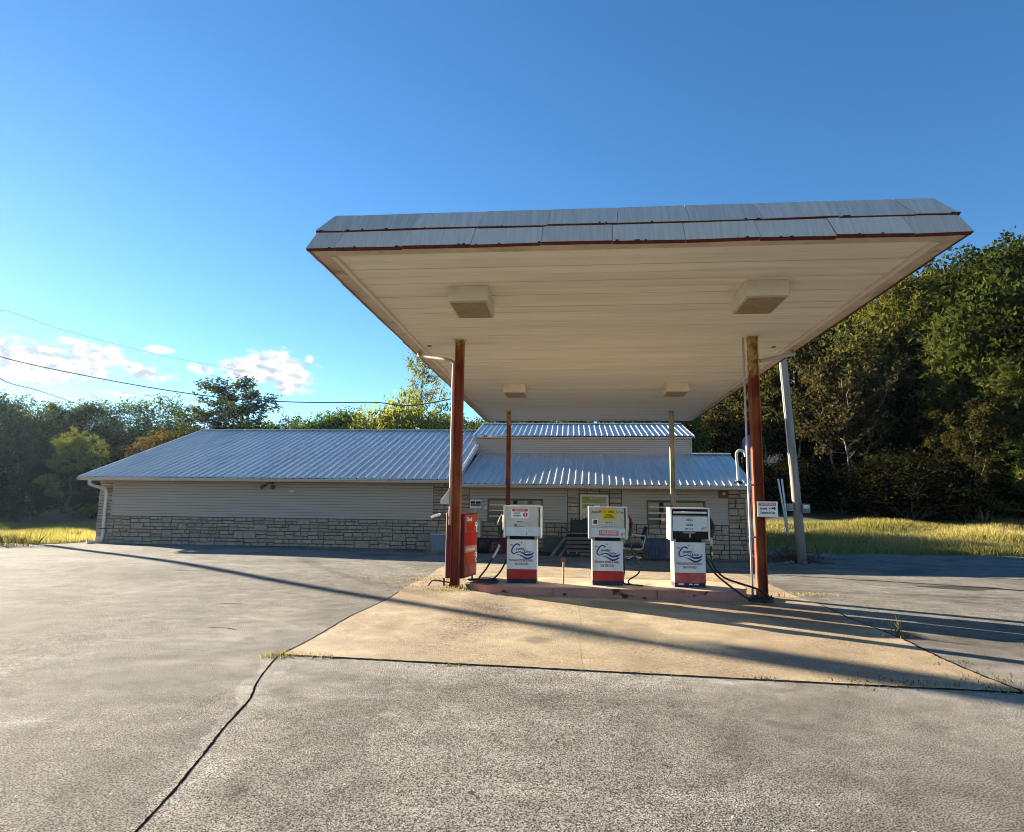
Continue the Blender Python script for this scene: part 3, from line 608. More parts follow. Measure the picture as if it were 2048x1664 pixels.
def pump(cx, label, side, kind):
    YF_ = 12.2; zb = .152
    t = thing('fuel_pump', label, 'fuel pump', (cx, 12.5, zb), 'old fuel pumps on the island')
    w = .285
    mb = MB(); mb.box(cx-w+.008, cx+w-.008, YF_+.012, 12.60, zb, zb+.075); mb.build('plinth', M_navy, t, bevel=.004)
    mb = MB(); mb.box(cx-w, cx+w, YF_+.006, 12.61, zb+.0755, .955); cab = mb.build('cabinet', M_side, t, bevel=.012)
    red = M_redf if kind == 3 else M_red
    plate(cx-w+.004, cx+w-.004, YF_+.006, zb+.078, .408, .006, red, t, 'red_band')
    p = plate(cx-w+.002, cx+w-.002, YF_+.006, .411, .953, .010, M_panel, t, 'front_panel', .004)
    logo(cx, YF_-.004, .411, .953, .57, p)
    if kind == 3:
        for x0, x1 in ((-.21, -.11), (-.02, .04), (.07, .15)):
            mb = MB(); mb.box(cx+x0, cx+x1, YF_+.006, YF_+.011, zb+.042, zb+.062); mb.build('base_label', M_swhite, t)
    # dark throat and corner posts between cabinet and head
    mb = MB(); mb.box(cx-w+.05, cx+w-.05, YF_+.07, 12.56, .955, 1.022); mb.build('throat', M_dark, t)
    for sx_ in (-1, 1):
        for y in (YF_+.01, 12.54):
            mb = MB(); mb.box(cx+sx_*(w-.026)-.026, cx+sx_*(w-.026)+.026, y, y+.06, .9555, 1.03); mb.build('corner_post', M_tan, t, bevel=.01)
    hx0, hx1, z0, z1 = cx-.345, cx+.365, 1.022, 1.572
    head = MB(); yh = 12.13
    head.box(hx0, hx0+.035, yh, 12.62, z0-.03, z1-.012); head.box(hx1-.03, hx1, yh, 12.62, z0-.03, z1-.012)
    head.box(hx0-.004, hx1+.004, yh-.004, 12.624, z1-.0115, z1+.012); head.box(hx0+.0355, hx1-.0305, yh+.05, 12.58, z0+.012, z1-.0125)
    hd = head.build('head', M_side if kind != 2 else mat('grey_pump_head', (.52, .51, .47), (.62, .60, .54), scale=6, rough=.45), t, bevel=.005)
    fx0, fx1 = hx0+.038, hx1-.034
    if kind != 3:
        mb = MB(); mb.box(fx0, fx1, yh+.022, yh+.048, z0, z1-.014); mb.build('dial_face', M_face if kind == 1 else M_face2, t)
        mb = MB(); mb.box(fx0, fx1, yh+.014, yh+.0215, z0, z0+.165); mb.build('lower_strip', M_strip, t)
        mb = MB(); mb.box(fx1-.018, fx1+.001, yh+.012, yh+.0212, z0+.166, z1-.014); mb.build('edge_trim', M_dark, t)
        yp = yh+.0215
        if kind == 1:
            s = plate(cx-.205, cx+.125, yp, z0+.327, z0+.508, .006, M_swhite, t, 'warning_sticker')
            plate(cx-.188, cx+.108, yp-.006, z0+.455, z0+.498, .0015, M_sred, s, 'header'); text('KEEP OUT', .040, (cx-.04, yp-.008, z0+.476), M_pinktext, s, width=.19, bold=.0005)
            text('PRIVATE', .042, (cx-.095, yp-.0065, z0+.418), M_ink, s, width=.12, bold=.0008); text('PROPERTY', .042, (cx-.095, yp-.0065, z0+.372), M_ink, s, width=.15, bold=.0008)
            mb = MB(); mb.lathe((cx+.062, yp-.006, z0+.395), [(.043, 0), (.043, -.0015)], 20, 'y'); mb.box(cx+.052, cx+.071, yp-.0095, yp-.0078, z0+.365, z0+.428); sg = mb.build('hand_symbol', M_sred, s)
            plate(cx+.050, cx+.073, yp-.0096, z0+.362, z0+.43, .001, M_pinktext, sg, 'hand')
            text('SALE $', .03, (cx-.04, yp-.001, z0+.262), M_ink, t, width=.11, name='dial_lettering', bold=.0008); text('GALLONS', .022, (cx-.04, yp-.001, z0+.145+.03), M_txt, t, width=.20, name='dial_lettering')
            plate(cx-.145, cx-.085, yp, z0+.19, z0+.212, .001, M_ink, t, 'counter_window'); text('2 4', .03, (cx-.03, yp-.001, z0+.198), M_txt, t, name='dial_lettering')
            flat([(cx+.075, z0+.03), (cx+.105, z0+.03), (cx+.09, z0+.06)], yh+.014, .001, M_ink, t, 'arrow_mark')
        else:
            text('self service', .075, (cx-.003, yp-.001, z1-.085), M_sred2, t, width=.60, shear=.25, name='faded_lettering', bold=.002)
            s = plate(cx-.10, cx+.168, yp-.004, z0+.33, z0+.525, .003, M_yel, t, 'yellow_sticker')
            text('SMILE', .052, (cx+.078, yp-.0085, z0+.468), M_ink, s, width=.115, bold=.001); text("YOU'RE", .036, (cx+.025, yp-.0085, z0+.408), M_ink, s, width=.115, bold=.0008); text('ON CAMERA', .036, (cx+.034, yp-.0085, z0+.372), M_ink, s, width=.19, bold=.0008)
            mb = MB(); mb.lathe((cx-.045, yp-.0072, z0+.468), [(.033, 0), (.033, -.001)], 18, 'y'); mb.build('round_mark', M_ora, s)
            s = plate(cx-.285, cx-.175, yp, z0+.222, z0+.338, .003, M_swhite, t, 'small_decal')
            flat([(cx-.262, z0+.25), (cx-.19, z0+.235), (cx-.183, z0+.31), (cx-.225, z0+.325), (cx-.258, z0+.30)], yp-.0031, .001, M_drip, s, 'dark_patch'); flat([(cx-.24, z0+.25), (cx-.19, z0+.24), (cx-.2, z0+.29), (cx-.228, z0+.30)], yp-.0043, .001, M_sred, s, 'red_patch')
            s = plate(cx-.155, cx+.205, yh+.014, z0+.035, z0+.128, .002, M_sredp, t, 'grade_label'); text('UNLEADED', .078, (cx+.025, yh+.0115, z0+.082), M_pinktext, s, width=.31, bold=.0015)
            text('SALE $', .03, (cx+.02, yp-.001, z0+.275), M_ink, t, width=.12, name='dial_lettering', bold=.0006); text('1 24 8 9', .034, (cx+.0, yp-.001, z0+.195), M_ink, t, width=.19, name='dial_lettering')
            flat([(cx+.252, z0+.06), (cx+.265, z0+.02), (cx+.276, z0+.06), (cx+.265, z0+.105)], yh+.014, .001, M_ink, t, 'arrow_mark'); plate(cx+.285, cx+.325, yh+.014, z0+.055, z0+.095, .001, M_face2, t, 'small_decal'); text('10', .03, (cx+.305, yh+.0125, z0+.075), M_ink, t, name='dial_lettering')
    else:
        mb = MB(); mb.box(fx0, fx1, yh+.03, yh+.0485, z1-.13, z1-.014); mb.build('lamp_cavity', M_dark, t)
        mb = MB(); mb.tube([(fx0+.02, yh+.015, z1-.075), (fx1-.02, yh+.015, z1-.075)], .019, 10); mb.build('lamp_tube', M_swhite, t, smooth=True)
        mb = MB(); mb.box(fx0, fx1, yh+.012, yh+.029, z1-.148, z1-.131); mb.build('reflector_edge', M_tan, t)
        mb = MB(); mb.box(fx0+.01, fx1-.004, yh+.010, yh+.03, z0+.135, z1-.150); mb.build('dial_face', M_smudge, t)
        text('SALE', .018, (cx+.0, yh+.0095, z1-.178), M_ink, t, width=.07, name='dial_lettering'); text('5624', .036, (cx+.0, yh+.0095, z1-.212), M_ink, t, width=.125, name='dial_lettering', bold=.0015)
        text('GALLONS', .016, (cx+.005, yh+.0095, z1-.268), M_ink, t, width=.075, name='dial_lettering'); text('5008', .036, (cx+.005, yh+.0095, z1-.305), M_ink, t, width=.125, name='dial_lettering', bold=.0015); text('09 2 4', .034, (cx-.01, yh+.0095, z1-.372), M_ink, t, width=.15, name='dial_lettering', bold=.001)
        mb = MB(); mb.box(fx0, fx1, yh+.03, yh+.049, z0-.004, z0+.134); mb.build('open_bay', M_dark, t)
        mb = MB(); mb.box(cx-.12, cx+.10, yh+.012, yh+.04, z0+.098, z0+.125); mb.box(cx-.01, cx+.025, yh+.018, yh+.04, z0+.02, z0+.097); mb.build('switch_bar', M_tan, t)
    # nozzle in its holster at the side of the head
    sx_ = -1 if side == 'L' else 1; bx = hx0 if side == 'L' else hx1
    mb = MB(); xa, xb = sorted((bx+sx_*.001, bx+sx_*.05)); mb.box(xa, xb, 12.34, 12.52, 1.12, 1.40); hol = mb.build('nozzle_holster', M_side if side == 'L' else M_tan, t, bevel=.012)
    nz = MB(); c0 = bx+sx_*.075
    nz.tube(catmull([(c0-sx_*.02, 12.42, 1.42), (c0, 12.42, 1.36), (c0+sx_*.025, 12.42, 1.28), (c0+sx_*.015, 12.42, 1.15), (c0, 12.42, 1.04)], 5), [.018]*5+[.03]*5+[.045]*6+[.034]*5, 8)
    nz.tube([(c0+sx_*.03, 12.42, 1.30), (c0+sx_*.065, 12.42, 1.22), (c0+sx_*.055, 12.42, 1.12), (c0+sx_*.02, 12.42, 1.08)], .010, 6)
    nz.build('nozzle', M_black, t, smooth=True)
    return t, c0
p1, n1x = pump(-.915, 'fuel pump left of the three, keep out sticker on its dial, clean red band', 'L', 1)
p2, n2x = pump(.675, 'fuel pump in the middle, yellow smile sticker over faded red lettering', 'R', 2)
p3, n3x = pump(2.165, 'fuel pump at right, lamp cover missing over smudged white dial, faded red band', 'R', 3)
def coil(cx, cy, z, r, turns, squash=.85):
    return [(cx+r*math.cos(a)*(1+.05*math.sin(2.3*a)), cy+r*squash*math.sin(a), z+.012*a/(2*math.pi)+.008*math.sin(a*3)) for a in np.linspace(0, 2*math.pi*turns, int(18*turns))]
mb = MB()
mb.tube(catmull([(n1x, 12.42, 1.06), (n1x-.01, 12.40, .92), (n1x-.02, 12.38, .84)], 4), .017, 8)
mb.tube(catmull([(n1x-.14, 12.3, .60), (n1x-.25, 12.22, .40), (n1x-.38, 12.16, .19)]+coil(-1.64, 12.13, .175, .275, 2.2), 3), .0165, 8)
mb.tube(catmull([(-1.2, 12.45, .80), (-1.215, 12.42, .62), (-1.27, 12.36, .45), (-1.40, 12.25, .26), (-1.56, 12.15, .185), (-1.75, 12.05, .18)], 5), .0165, 8)
mb.build('hose', M_black, p1, smooth=True)
mb = MB(); mb.tube(catmull([(n1x-.02, 12.38, .84), (n1x-.07, 12.34, .72), (n1x-.14, 12.30, .60)], 4), .022, 8); mb.build('hose_swivel', M_alu, p1, smooth=True)
mb = MB(); mb.tube(catmull([(n2x, 12.42, 1.06), (n2x-.0, 12.4, .92), (n2x+.05, 12.38, .72), (n2x+.17, 12.36, .52), (n2x+.13, 12.34, .36), (n2x-.05, 12.3, .24), (n2x-.02, 12.24, .175), (n2x+.12, 12.2, .168), (n2x+.2, 12.16, .166)], 6), .0135, 8)
mb.tube(catmull([(.96, 12.45, .80), (1.0, 12.43, .62), (1.0, 12.42, .42), (.975, 12.4, .25), (.99, 12.36, .17), (1.12, 12.3, .166)], 6), .0165, 8); mb.build('hose', M_black, p2, smooth=True)
mb = MB(); mb.tube(catmull([(n3x, 12.42, .98), (n3x-.01, 12.41, .72), (n3x+.02, 12.36, .52), (n3x+.16, 12.2, .34), (n3x+.40, 12.0, .26), (n3x+.62, 11.82, .20), (n3x+.78, 11.72, .10), (3.42, 11.78, .03)]+coil(3.24, 11.62, .025, .19, 2.6, .8), 4), .0185, 8)
mb.tube(catmull([(2.45, 12.45, .80), (2.49, 12.40, .66), (2.60, 12.2, .42), (2.78, 11.95, .24), (2.98, 11.62, .08), (3.1, 11.58, .03), (3.3, 11.5, .025)], 6), .0185, 8)
mb.build('hose', M_black, p3, smooth=True)
for z0, z1 in ((.88, 1.02), (.62, .67), (.70, .78)):
    mb = MB(); mb.tube([(n3x-.004, 12.415, z0), (n3x-.002, 12.415, z1)], .023, 8); mb.build('hose_swivel', M_alu, p3, smooth=True)
t = thing('pipe_stub', 'thin rusty pipe standing on the island between left and middle pumps', 'pipe', (.14, 12.3, .15))
mb = MB(); mb.tube([(-.14, 12.3, .15), (-.138, 12.3, .56)], .017, 8); mb.build('pipe', M_tan, t)
mb = MB(); mb.lathe((-.138, 12.3, .55), [(.02, 0), (.032, .01), (.032, .05), (.02, .06)], 8); mb.build('pipe_cap', M_rust, t)

# ------------------------------------------------------------------ price sign at the left column
t = thing('price_sign', 'tall red two-sided price sign with blank price panels standing behind the left column', 'price sign', (-2.25, 12.9, .1))
M_sbody = mat('maroon_sign_body', (.075, .006, .009), (.11, .010, .013), scale=3, rough=.45)
M_sface = mat('faded_sign_red', (.28, .042, .03), (.34, .065, .045), scale=4, rough=.5); M_sdeep = mat('deep_sign_red', (.36, .010, .007)); M_sor = mat('orange_sign_red', (.42, .055, .016)); M_spink = mat('pale_sign_strip', (.48, .24, .20)); M_sbrown = mat('brown_sign_panel', (.30, .10, .07), (.36, .13, .09), scale=3)
z0, z1 = .17, 1.42
Pl = [(-2.43, 12.56), (-2.075, 12.56), (-1.93, 13.3), (-2.58, 13.3)]
mb = MB(); mb.prism(Pl, z0, z1); fix_normals(mb.build('sign_body', M_sbody, t, bevel=.012))
A, B = Vector((-2.075, 12.56, 0)), Vector((-1.93, 13.3, 0)); D = (B-A).normalized(); Nn = Vector((D.y, -D.x, 0)); Ls = (B-A).length
def spanel(u0, u1, za, zb, off, material, name, parent=t):
    mb = MB(); p = [A+D*(u*Ls)+Nn*o+Vector((0, 0, z)) for o in (off-.004, off) for u, z in ((u0, za), (u1, za), (u1, zb), (u0, zb))]
    mb.raw(p, [(0, 1, 2, 3), (7, 6, 5, 4), (0, 4, 5, 1), (1, 5, 6, 2), (2, 6, 7, 3), (3, 7, 4, 0)]); return fix_normals(mb.build(name, material, parent))
ang = math.atan2(D.y, D.x)
def stext(b, u, z, size, m_, width, par): text(b, size, A+D*(u*Ls)+Nn*.018+Vector((0, 0, z)), m_, par, rot=(R(90), 0, ang), width=width, bold=.002)
fp = spanel(.02, .98, z0+.05, z1-.03, .005, M_sface, 'price_panel')
spanel(.20, .74, 1.06, 1.23, .010, M_sdeep, 'price_card', fp); spanel(.04, .42, .80, 1.04, .011, M_sdeep, 'price_card', fp); spanel(.44, .92, .78, 1.05, .010, M_sdeep, 'price_card', fp)
s_ = spanel(.03, .97, .655, .775, .010, M_spink, 'grade_strip', fp); spanel(.12, .68, .42, .64, .010, M_sor, 'price_card', fp); spanel(.06, .34, .23, .40, .010, M_sbrown, 'price_card', fp); spanel(.38, .94, .23, .41, .011, M_sbrown, 'price_card', fp)
stext('Diesel', .30, 1.30, .11, M_pinktext, .40*Ls, fp); stext('Unleaded', .42, .715, .10, M_pinktext, .70*Ls, s_)
for z in (1.15, .55): stext('9', .86, z, .24, M_swhite, .20*Ls, fp); stext('10', .90, z-.10, .05, M_swhite, .08*Ls, fp)
mb = MB(); mb.tube([(-2.56, 12.6, 1.40), (-2.74, 12.55, 1.335)], .024, 8); mb.build('broken_tube', M_swhite, t)
mb = MB(); mb.tube([(-2.46, 12.6, .17), (-2.46, 12.6, .0)], .02, 6); mb.build('sign_leg', M_drip, t)
mb = MB(); mb.tube(catmull([(-2.75, 12.5, .02), (-2.66, 12.52, .13), (-2.46, 12.55, .11), (-2.3, 12.57, .08)], 5), .014, 6); mb.build('bent_rod', M_drip, t)
mb = MB(); mb.tube([(-2.0, 13.2, .17), (-2.0, 13.2, 0)], .02, 6); mb.build('sign_leg', M_drip, t)
# security sign on the right column
t = thing('security_sign', 'small white warning sign with red header hung on the right column', 'warning sign', (3.66, 12.31, 1.58))
mb = MB(); mb.box(3.43, 3.80, 12.31, 12.318, 1.435, 1.715); b_ = mb.build('sign_board', M_swhite, t, bevel=.003)
plate(3.465, 3.765, 12.3098, 1.635, 1.692, .0015, M_sredp, b_, 'header'); text('WARNING', .055, (3.615, 12.307, 1.664), M_pinktext, b_, width=.25, bold=.001)
text('Security', .06, (3.545, 12.3085, 1.585), M_ink, b_, width=.13, bold=.0012); text('Cameras In Use', .06, (3.615, 12.3085, 1.51), M_ink, b_, width=.26, bold=.0012)
mb = MB(); mb.box(3.685, 3.725, 12.307, 12.3095, 1.575, 1.605); mb.box(3.730, 3.755, 12.307, 12.3095, 1.565, 1.612); mb.raw([(3.64, 12.3085, 1.575), (3.665, 12.3085, 1.575), (3.665, 12.3085, 1.60), (3.64, 12.3085, 1.60)], [(0, 1, 2, 3)]); mb.build('camera_symbol', M_ink, b_)
# ------------------------------------------------------------------ the store
M_stone = mat('cut_stone', (.80, .80, .80), (1.15, 1.12, 1.1), scale=9, rough=.9, bump=.7, bscale=26, detail=6,
              tint=[(0, (.34, .255, .18)), (.25, (.45, .34, .24)), (.5, (.39, .30, .22)), (.7, (.48, .375, .275)), (.88, (.36, .31, .26)), (1, (.40, .27, .195))])
M_mortar = mat('mortar', (.10, .078, .06), (.14, .115, .09), scale=12, rough=1)
M_siding = mat('taupe_siding', (.43, .35, .28), (.47, .385, .315), scale=1.4, rough=.6, stretch=(.4, 1, 3))
M_roof = mat('galvalume_roof', (.54, .53, .51), (.66, .645, .62), scale=2.2, rough=.42, metal=.4, stretch=(6, .25, 1), c3=(.40, .42, .45), s3=.5, p3=(.5, .8))
M_gut = mat('tan_gutter', (.52, .455, .37), (.58, .51, .42), scale=3, rough=.5)
M_eave = mat('brown_eave_board', (.20, .15, .10), (.25, .19, .13), scale=3, rough=.7)
M_frame = mat('white_frame', (.70, .67, .60), (.62, .58, .50), scale=6, rough=.45)
M_bronze = mat('bronze_frame', (.10, .085, .06), (.13, .11, .08), scale=6, rough=.5)
M_glass = bpy.data.materials.new('dark_window_glass'); M_glass.use_nodes = True
b = M_glass.node_tree.nodes['Principled BSDF']; b.inputs['Base Color'].default_value = (.030, .030, .022, 1); b.inputs['Roughness'].default_value = .06; b.inputs['Specular IOR Level'].default_value = .8
WY = 24.0
st = thing('store_building', 'long low stone and taupe siding store with ribbed metal roofs', 'store', (-6.3, 27.5, -.2))
mb = MB(); mb.box(-18.62, -4.2, WY+.02, 38.4, -.6, 2.36);
mb.raw([(-18.62, 24.02, 2.36), (-18.62, 38.4, 2.36), (-18.62, 31.25, 4.98), (-4.35, 24.02, 2.36), (-4.35, 38.4, 2.36), (-4.35, 31.25, 4.98)], [(0, 1, 2), (5, 4, 3), (0, 2, 5, 3), (2, 1, 4, 5)])
mb.box(-4.199, 6.36, WY+.02, 34, -.6, 2.24); mb.box(-4.26, 5.28, 28.52, 34, 2.24, 4.52)
mb.raw([(6.36, 24.02, 2.24), (6.36, 34, 2.24), (6.36, 28.5, 3.70), (-4.2, 24.02, 2.24), (-4.2, 34, 2.24), (-4.2, 28.5, 3.70)], [(2, 1, 0), (3, 4, 5), (0, 3, 5, 2), (1, 2, 5, 4)])
fix_normals(mb.build('wall', M_mortar, st))
def ashlar(regions, seed, band=.26, y=WY):
    """coursed cut stone: every stone a block of its own inside one mesh"""
    q = random.Random(seed); mb = MB()
    def stone(x0, x1, z0, z1):
        if x1-x0 < .03 or z1-z0 < .02: return
        gp = .013; x0 += gp; x1 -= gp; z0 += gp; z1 -= gp; d = q.uniform(.022, .05); c = min(.014, (x1-x0)*.2, (z1-z0)*.2); j = lambda: q.uniform(-.004, .004)
        P = [(x0, y+.018, z0), (x1, y+.018, z0), (x1, y+.018, z1), (x0, y+.018, z1)]
        Q = [(x0+j(), y-d+.012, z0+j()), (x1+j(), y-d+.012, z0+j()), (x1+j(), y-d+.012, z1+j()), (x0+j(), y-d+.012, z1+j())]
        xm, zm = (x0+x1)/2+q.uniform(-.1, .1)*(x1-x0), (z0+z1)/2+q.uniform(-.1, .1)*(z1-z0)
        F = [(x0+c, y-d-j()-.004, z0+c), (x1-c, y-d+j()-.004, z0+c), (x1-c, y-d+j()-.004, z1-c), (x0+c, y-d+j()-.004, z1-c), (xm, y-d-q.uniform(0, .016), zm)]
        mb.raw(P+Q+F, [(0, 1, 5, 4), (1, 2, 6, 5), (2, 3, 7, 6), (3, 0, 4, 7), (4, 5, 9, 8), (5, 6, 10, 9), (6, 7, 11, 10), (7, 4, 8, 11), (8, 9, 12), (9, 10, 12), (10, 11, 12), (11, 8, 12)], q.random())
    for (x0, x1, z0f, z1) in regions:
        z = z1
        while z > z0f+.02:
            h = min(band*q.uniform(.8, 1.25), z-z0f)
            if z-h-z0f < .08: h = z-z0f
            x = x0
            while x < x1-.01:
                w = q.uniform(.34, .85)
                if x1-(x+w) < .2: w = x1-x
                k = q.random()
                if k < .2 and w < .6: stone(x, x+w, z-h, z)
                else:
                    s = q.uniform(.38, .62)*h
                    for a, b_ in ((z-h, z-h+s), (z-h+s, z)):
                        xx = x
                        while xx < x+w-.01:
                            ww = q.uniform(.24, .5)
                            if x+w-(xx+ww) < .16: ww = x+w-xx
                            stone(xx, xx+ww, a, b_); xx += ww
                x += w
            z -= h
    return mb
fix_normals(ashlar([(-18.62, -4.22, -.35, .93), (-18.62, -18.06, .935, 2.33), (-5.18, -4.22, .935, 2.33)], 4).build('stone_facing', M_stone, st))
fix_normals(ashlar([(-4.18, -3.78, -.4, 2.2), (-3.775, -.14, -.45, .90), (-.135, .30, -.45, 2.2), (1.42, 1.86, -.45, 2.2), (1.865, 5.66, -.45, .90), (5.665, 6.36, -.45, 2.2), (.30, 1.42, 1.99, 2.2)], 9, .31).build('stone_facing', M_stone, st))
def siding(x0, x1, z0, z1, y, n, holes=()):
    mb = MB(); h = (z1-z0)/n
    for k in range(n):
        a = z0+k*h; b_ = a+h
        cuts = [(x0, x1)]
        for (hx0, hx1, hz0, hz1) in holes:
            if a < hz1-.02 and b_ > hz0+.02: cuts = [(x0, hx0), (hx1, x1)]
        for c0, c1 in cuts:      # a lapped board: sloping face, butt edge and an open lap gap below it
            mb.raw([(c0, y-.030, a+.011), (c1, y-.030, a+.011), (c1, y-.016, b_), (c0, y-.016, b_), (c0, y+.015, a+.011), (c1, y+.015, a+.011), (c1, y+.015, b_), (c0, y+.015, b_)],
                   [(0, 1, 2, 3), (4, 5, 1, 0), (3, 2, 6, 7)])
    return mb
def sidepart(*a, trim=True):
    o = fix_normals(siding(*a).build('siding', M_siding, st)); x0, x1, z0, z1, y = a[:5]
    if trim:
        
        for a_ in (x0-.03, x1):
            mb = MB(); mb.box(a_, a_+.03, y-.036, y+.01, z0, z1); mb.build('corner_trim', M_siding, o)
    return o
sidepart(-18.03, -5.21, .94, 2.33, WY, 13)
sidepart(-3.75, -.17, .91, 2.2, WY, 12, [(-3.10, -1.03, .93, 1.76)])
sidepart(1.9, 5.63, .91, 2.2, WY, 12, [(2.76, 4.86, .90, 1.75)])
sidepart(-4.24, 5.24, 3.72, 4.54, 28.5, 9)
# ribbed roofs
def ribbed(name, x0, x1, ye, ze, yr, zr, x0r=None, x1r=None, pitch=.25, rh=.03):
    mb = MB(); prof = []; x = x0+.03
    while x < x1-.08:
        prof += [(x, 0), (x+.018, rh), (x+.05, rh), (x+.068, 0)]; x += pitch
    prof = [(x0, 0)]+prof+[(x1, 0)]
    x0r = x0 if x0r is None else x0r; x1r = x1 if x1r is None else x1r
    nsec = 6; sl = Vector((0, yr-ye, zr-ze)).normalized(); up = Vector((0, -sl.z, sl.y)); rows = []
    for k in range(nsec+1):
        t_ = k/nsec; row = []
        for (px, h) in prof:
            u = (px-x0)/(x1-x0); xx = (x0+u*(x1-x0))*(1-t_)+(x0r+u*(x1r-x0r))*t_
            wv = .004*math.sin(px*3.1+k*2.2); p = Vector((xx, ye+(yr-ye)*t_, ze+(zr-ze)*t_))+up*(h+wv); row.append(p)
        rows.append(row)
    b0 = len(mb.v)
    for r_ in rows: mb.v += [tuple(p) for p in r_]
    n_ = len(prof)
    for k in range(nsec):
        for i in range(n_-1): mb.f.append((b0+k*n_+i, b0+k*n_+i+1, b0+(k+1)*n_+i+1, b0+(k+1)*n_+i)); mb.t.append(.5)
    o = mb.build(name, M_roof, st); s_ = o.modifiers.new('sheet', 'SOLIDIFY'); s_.thickness = .004; s_.offset = -1
    return o
r1 = ribbed('roof', -18.96, -4.18, 23.22, 2.44, 31.25, 5.13, pitch=.305, rh=.044)
r1b = ribbed('roof', -18.96, -4.18, 39.2, 2.44, 31.25, 5.13)
r2 = ribbed('roof', -4.16, 6.42, 23.22, 2.30, 28.5, 3.78, -4.16, 6.85)
r3 = ribbed('roof', -4.42, 5.34, 28.35, 4.59, 31.7, 5.52)
r3b = ribbed('roof', -4.42, 5.34, 35.05, 4.59, 31.7, 5.52)
r2b = ribbed('roof', 5.24, 6.85, 34.6, 2.30, 28.5, 3.78)
M_cap = mat('bright_ridge_metal', (.66, .66, .64), (.60, .61, .60), scale=4, rough=.4, metal=.4)
mb = MB(); mb.beam((-18.98, 31.25, 5.155), (-4.36, 31.25, 5.155), .30, .035); mb.build('ridge_cap', M_cap, r1)
mb = MB(); mb.beam((-4.13, 23.24, 2.40), (-4.13, 31.2, 5.07), .035, .20); mb.build('rake_trim', M_cap, r1)
mb = MB(); mb.beam((-18.975, 23.24, 2.40), (-18.975, 31.25, 5.10), .03, .14); mb.build('rake_trim', M_cap, r1)
mb = MB(); mb.beam((-4.43, 31.7, 5.545), (5.35, 31.7, 5.545), .3, .035); mb.build('ridge_cap', M_cap, r3)
mb = MB(); mb.beam((5.2, 28.49, 3.83), (6.88, 28.5, 3.83), .34, .06); mb.build('ridge_cap', M_roof, r2)
mb = MB(); mb.beam((5.36, 28.37, 4.56), (5.36, 31.7, 5.48), .03, .12); mb.build('rake_trim', M_cap, r3)
mb = MB(); mb.beam((6.43, 23.24, 2.26), (6.86, 28.5, 3.74), .03, .12); mb.build('rake_trim', M_cap, r2)
mb = MB(); mb.box(-4.26, 5.28, 28.37, 28.5, 4.48, 4.55); mb.build('eave_trim', M_siding, r3)
# eaves: soffit boards, fascia gutters
def eave(x0, x1, z, parent):
    mb = MB(); mb.box(x0+.1, x1-.02, 23.33, 24.0, z-.135, z-.115); mb.build('eave_board', M_eave, parent)
    mb = MB(); mb.box(x0+.05, x1-.01, 23.25, 23.31, z-.135, z-.012); mb.build('eave_fascia', M_gut, parent)
    gp = [(23.245, z-.02), (23.13, z-.02), (23.125, z-.045), (23.15, z-.07), (23.17, z-.115), (23.245, z-.12)]
    mb = MB(); n_ = len(gp); vs = [(x0, y, zz) for y, zz in gp]+[(x1, y, zz) for y, zz in gp]
    mb.raw(vs, [tuple(range(n_)), tuple(reversed(range(n_, 2*n_)))]+[(i, n_+i, n_+(i+1) % n_, (i+1) % n_) for i in range(n_)])
    return fix_normals(mb.build('gutter', M_gut, parent))
eave(-18.98, -4.2, 2.44, st); eave(-4.14, 6.44, 2.30, st)
mb = MB(); mb.tube(catmull([(-18.45, 23.2, 2.32), (-18.45, 23.22, 2.15), (-18.3, 23.6, 2.02), (-18.28, 23.9, 1.9), (-18.28, 23.92, 1.0), (-18.28, 23.92, .1), (-18.35, 23.75, -.05), (-18.55, 23.45, -.1)], 5), .06, 8); dp = mb.build('downspout', M_frame, st, smooth=True)
mb = MB()
for z in (.42,): mb.box(-18.35, -18.21, 23.84, 23.99, z, z+.03)
mb.build('strap', M_dark, dp)
mb = MB(); mb.tube(catmull([(6.33, 23.2, 2.18), (6.33, 23.25, 2.05), (6.30, 23.8, 1.9), (6.30, 23.88, 1.7), (6.32, 23.88, .7), (6.32, 23.88, .05), (6.42, 23.75, -.15), (6.6, 23.6, -.22)], 5), .055, 8); dp2 = mb.build('downspout', M_frame, st, smooth=True)
mb = MB(); mb.box(6.25, 6.39, 23.80, 23.95, .36, .39); mb.build('strap', M_dark, dp2)
# windows
def window(x0, x1, z0, z1, rows):
    mb = MB(); f = .05
    mb.box(x0, x1, WY-.035, WY+.02, z1-f, z1); mb.box(x0, x1, WY-.035, WY+.02, z0, z0+f*.6); mb.box(x0, x0+f, WY-.035, WY+.02, z0+f*.6, z1-f); mb.box(x1-f, x1, WY-.035, WY+.02, z0+f*.6, z1-f)
    w = mb.build('window', M_bronze, st)
    mb = MB(); mb.box(x0+f, x1-f, WY+.004, WY+.012, z0+f*.6, z1-f); mb.build('pane', M_glass, w)
    h = (z1-z0)/rows
    for k in range(1, rows):
        mb = MB(); mb.box(x0+f+.001, x1-f-.001, WY-.026, WY+.003, z0+k*h-.022, z0+k*h+.022); mb.build('glazing_bar', M_frame, w)
    return w
w1 = window(-3.09, -1.04, .92, 1.75, 4); w2 = window(2.77, 4.85, .89, 1.74, 4)
mb = MB(); mb.box(3.27, 3.42, WY-.034, WY-.030, .90, 1.26); sk = mb.build('window_sign', M_sred2 if False else mat('orange_red_sign', (.62, .14, .08)), w2)
mb = MB(); mb.box(3.275, 3.415, WY-.0375, WY-.0345, 1.03, 1.13); mb.build('white_patch', M_swhite, sk)
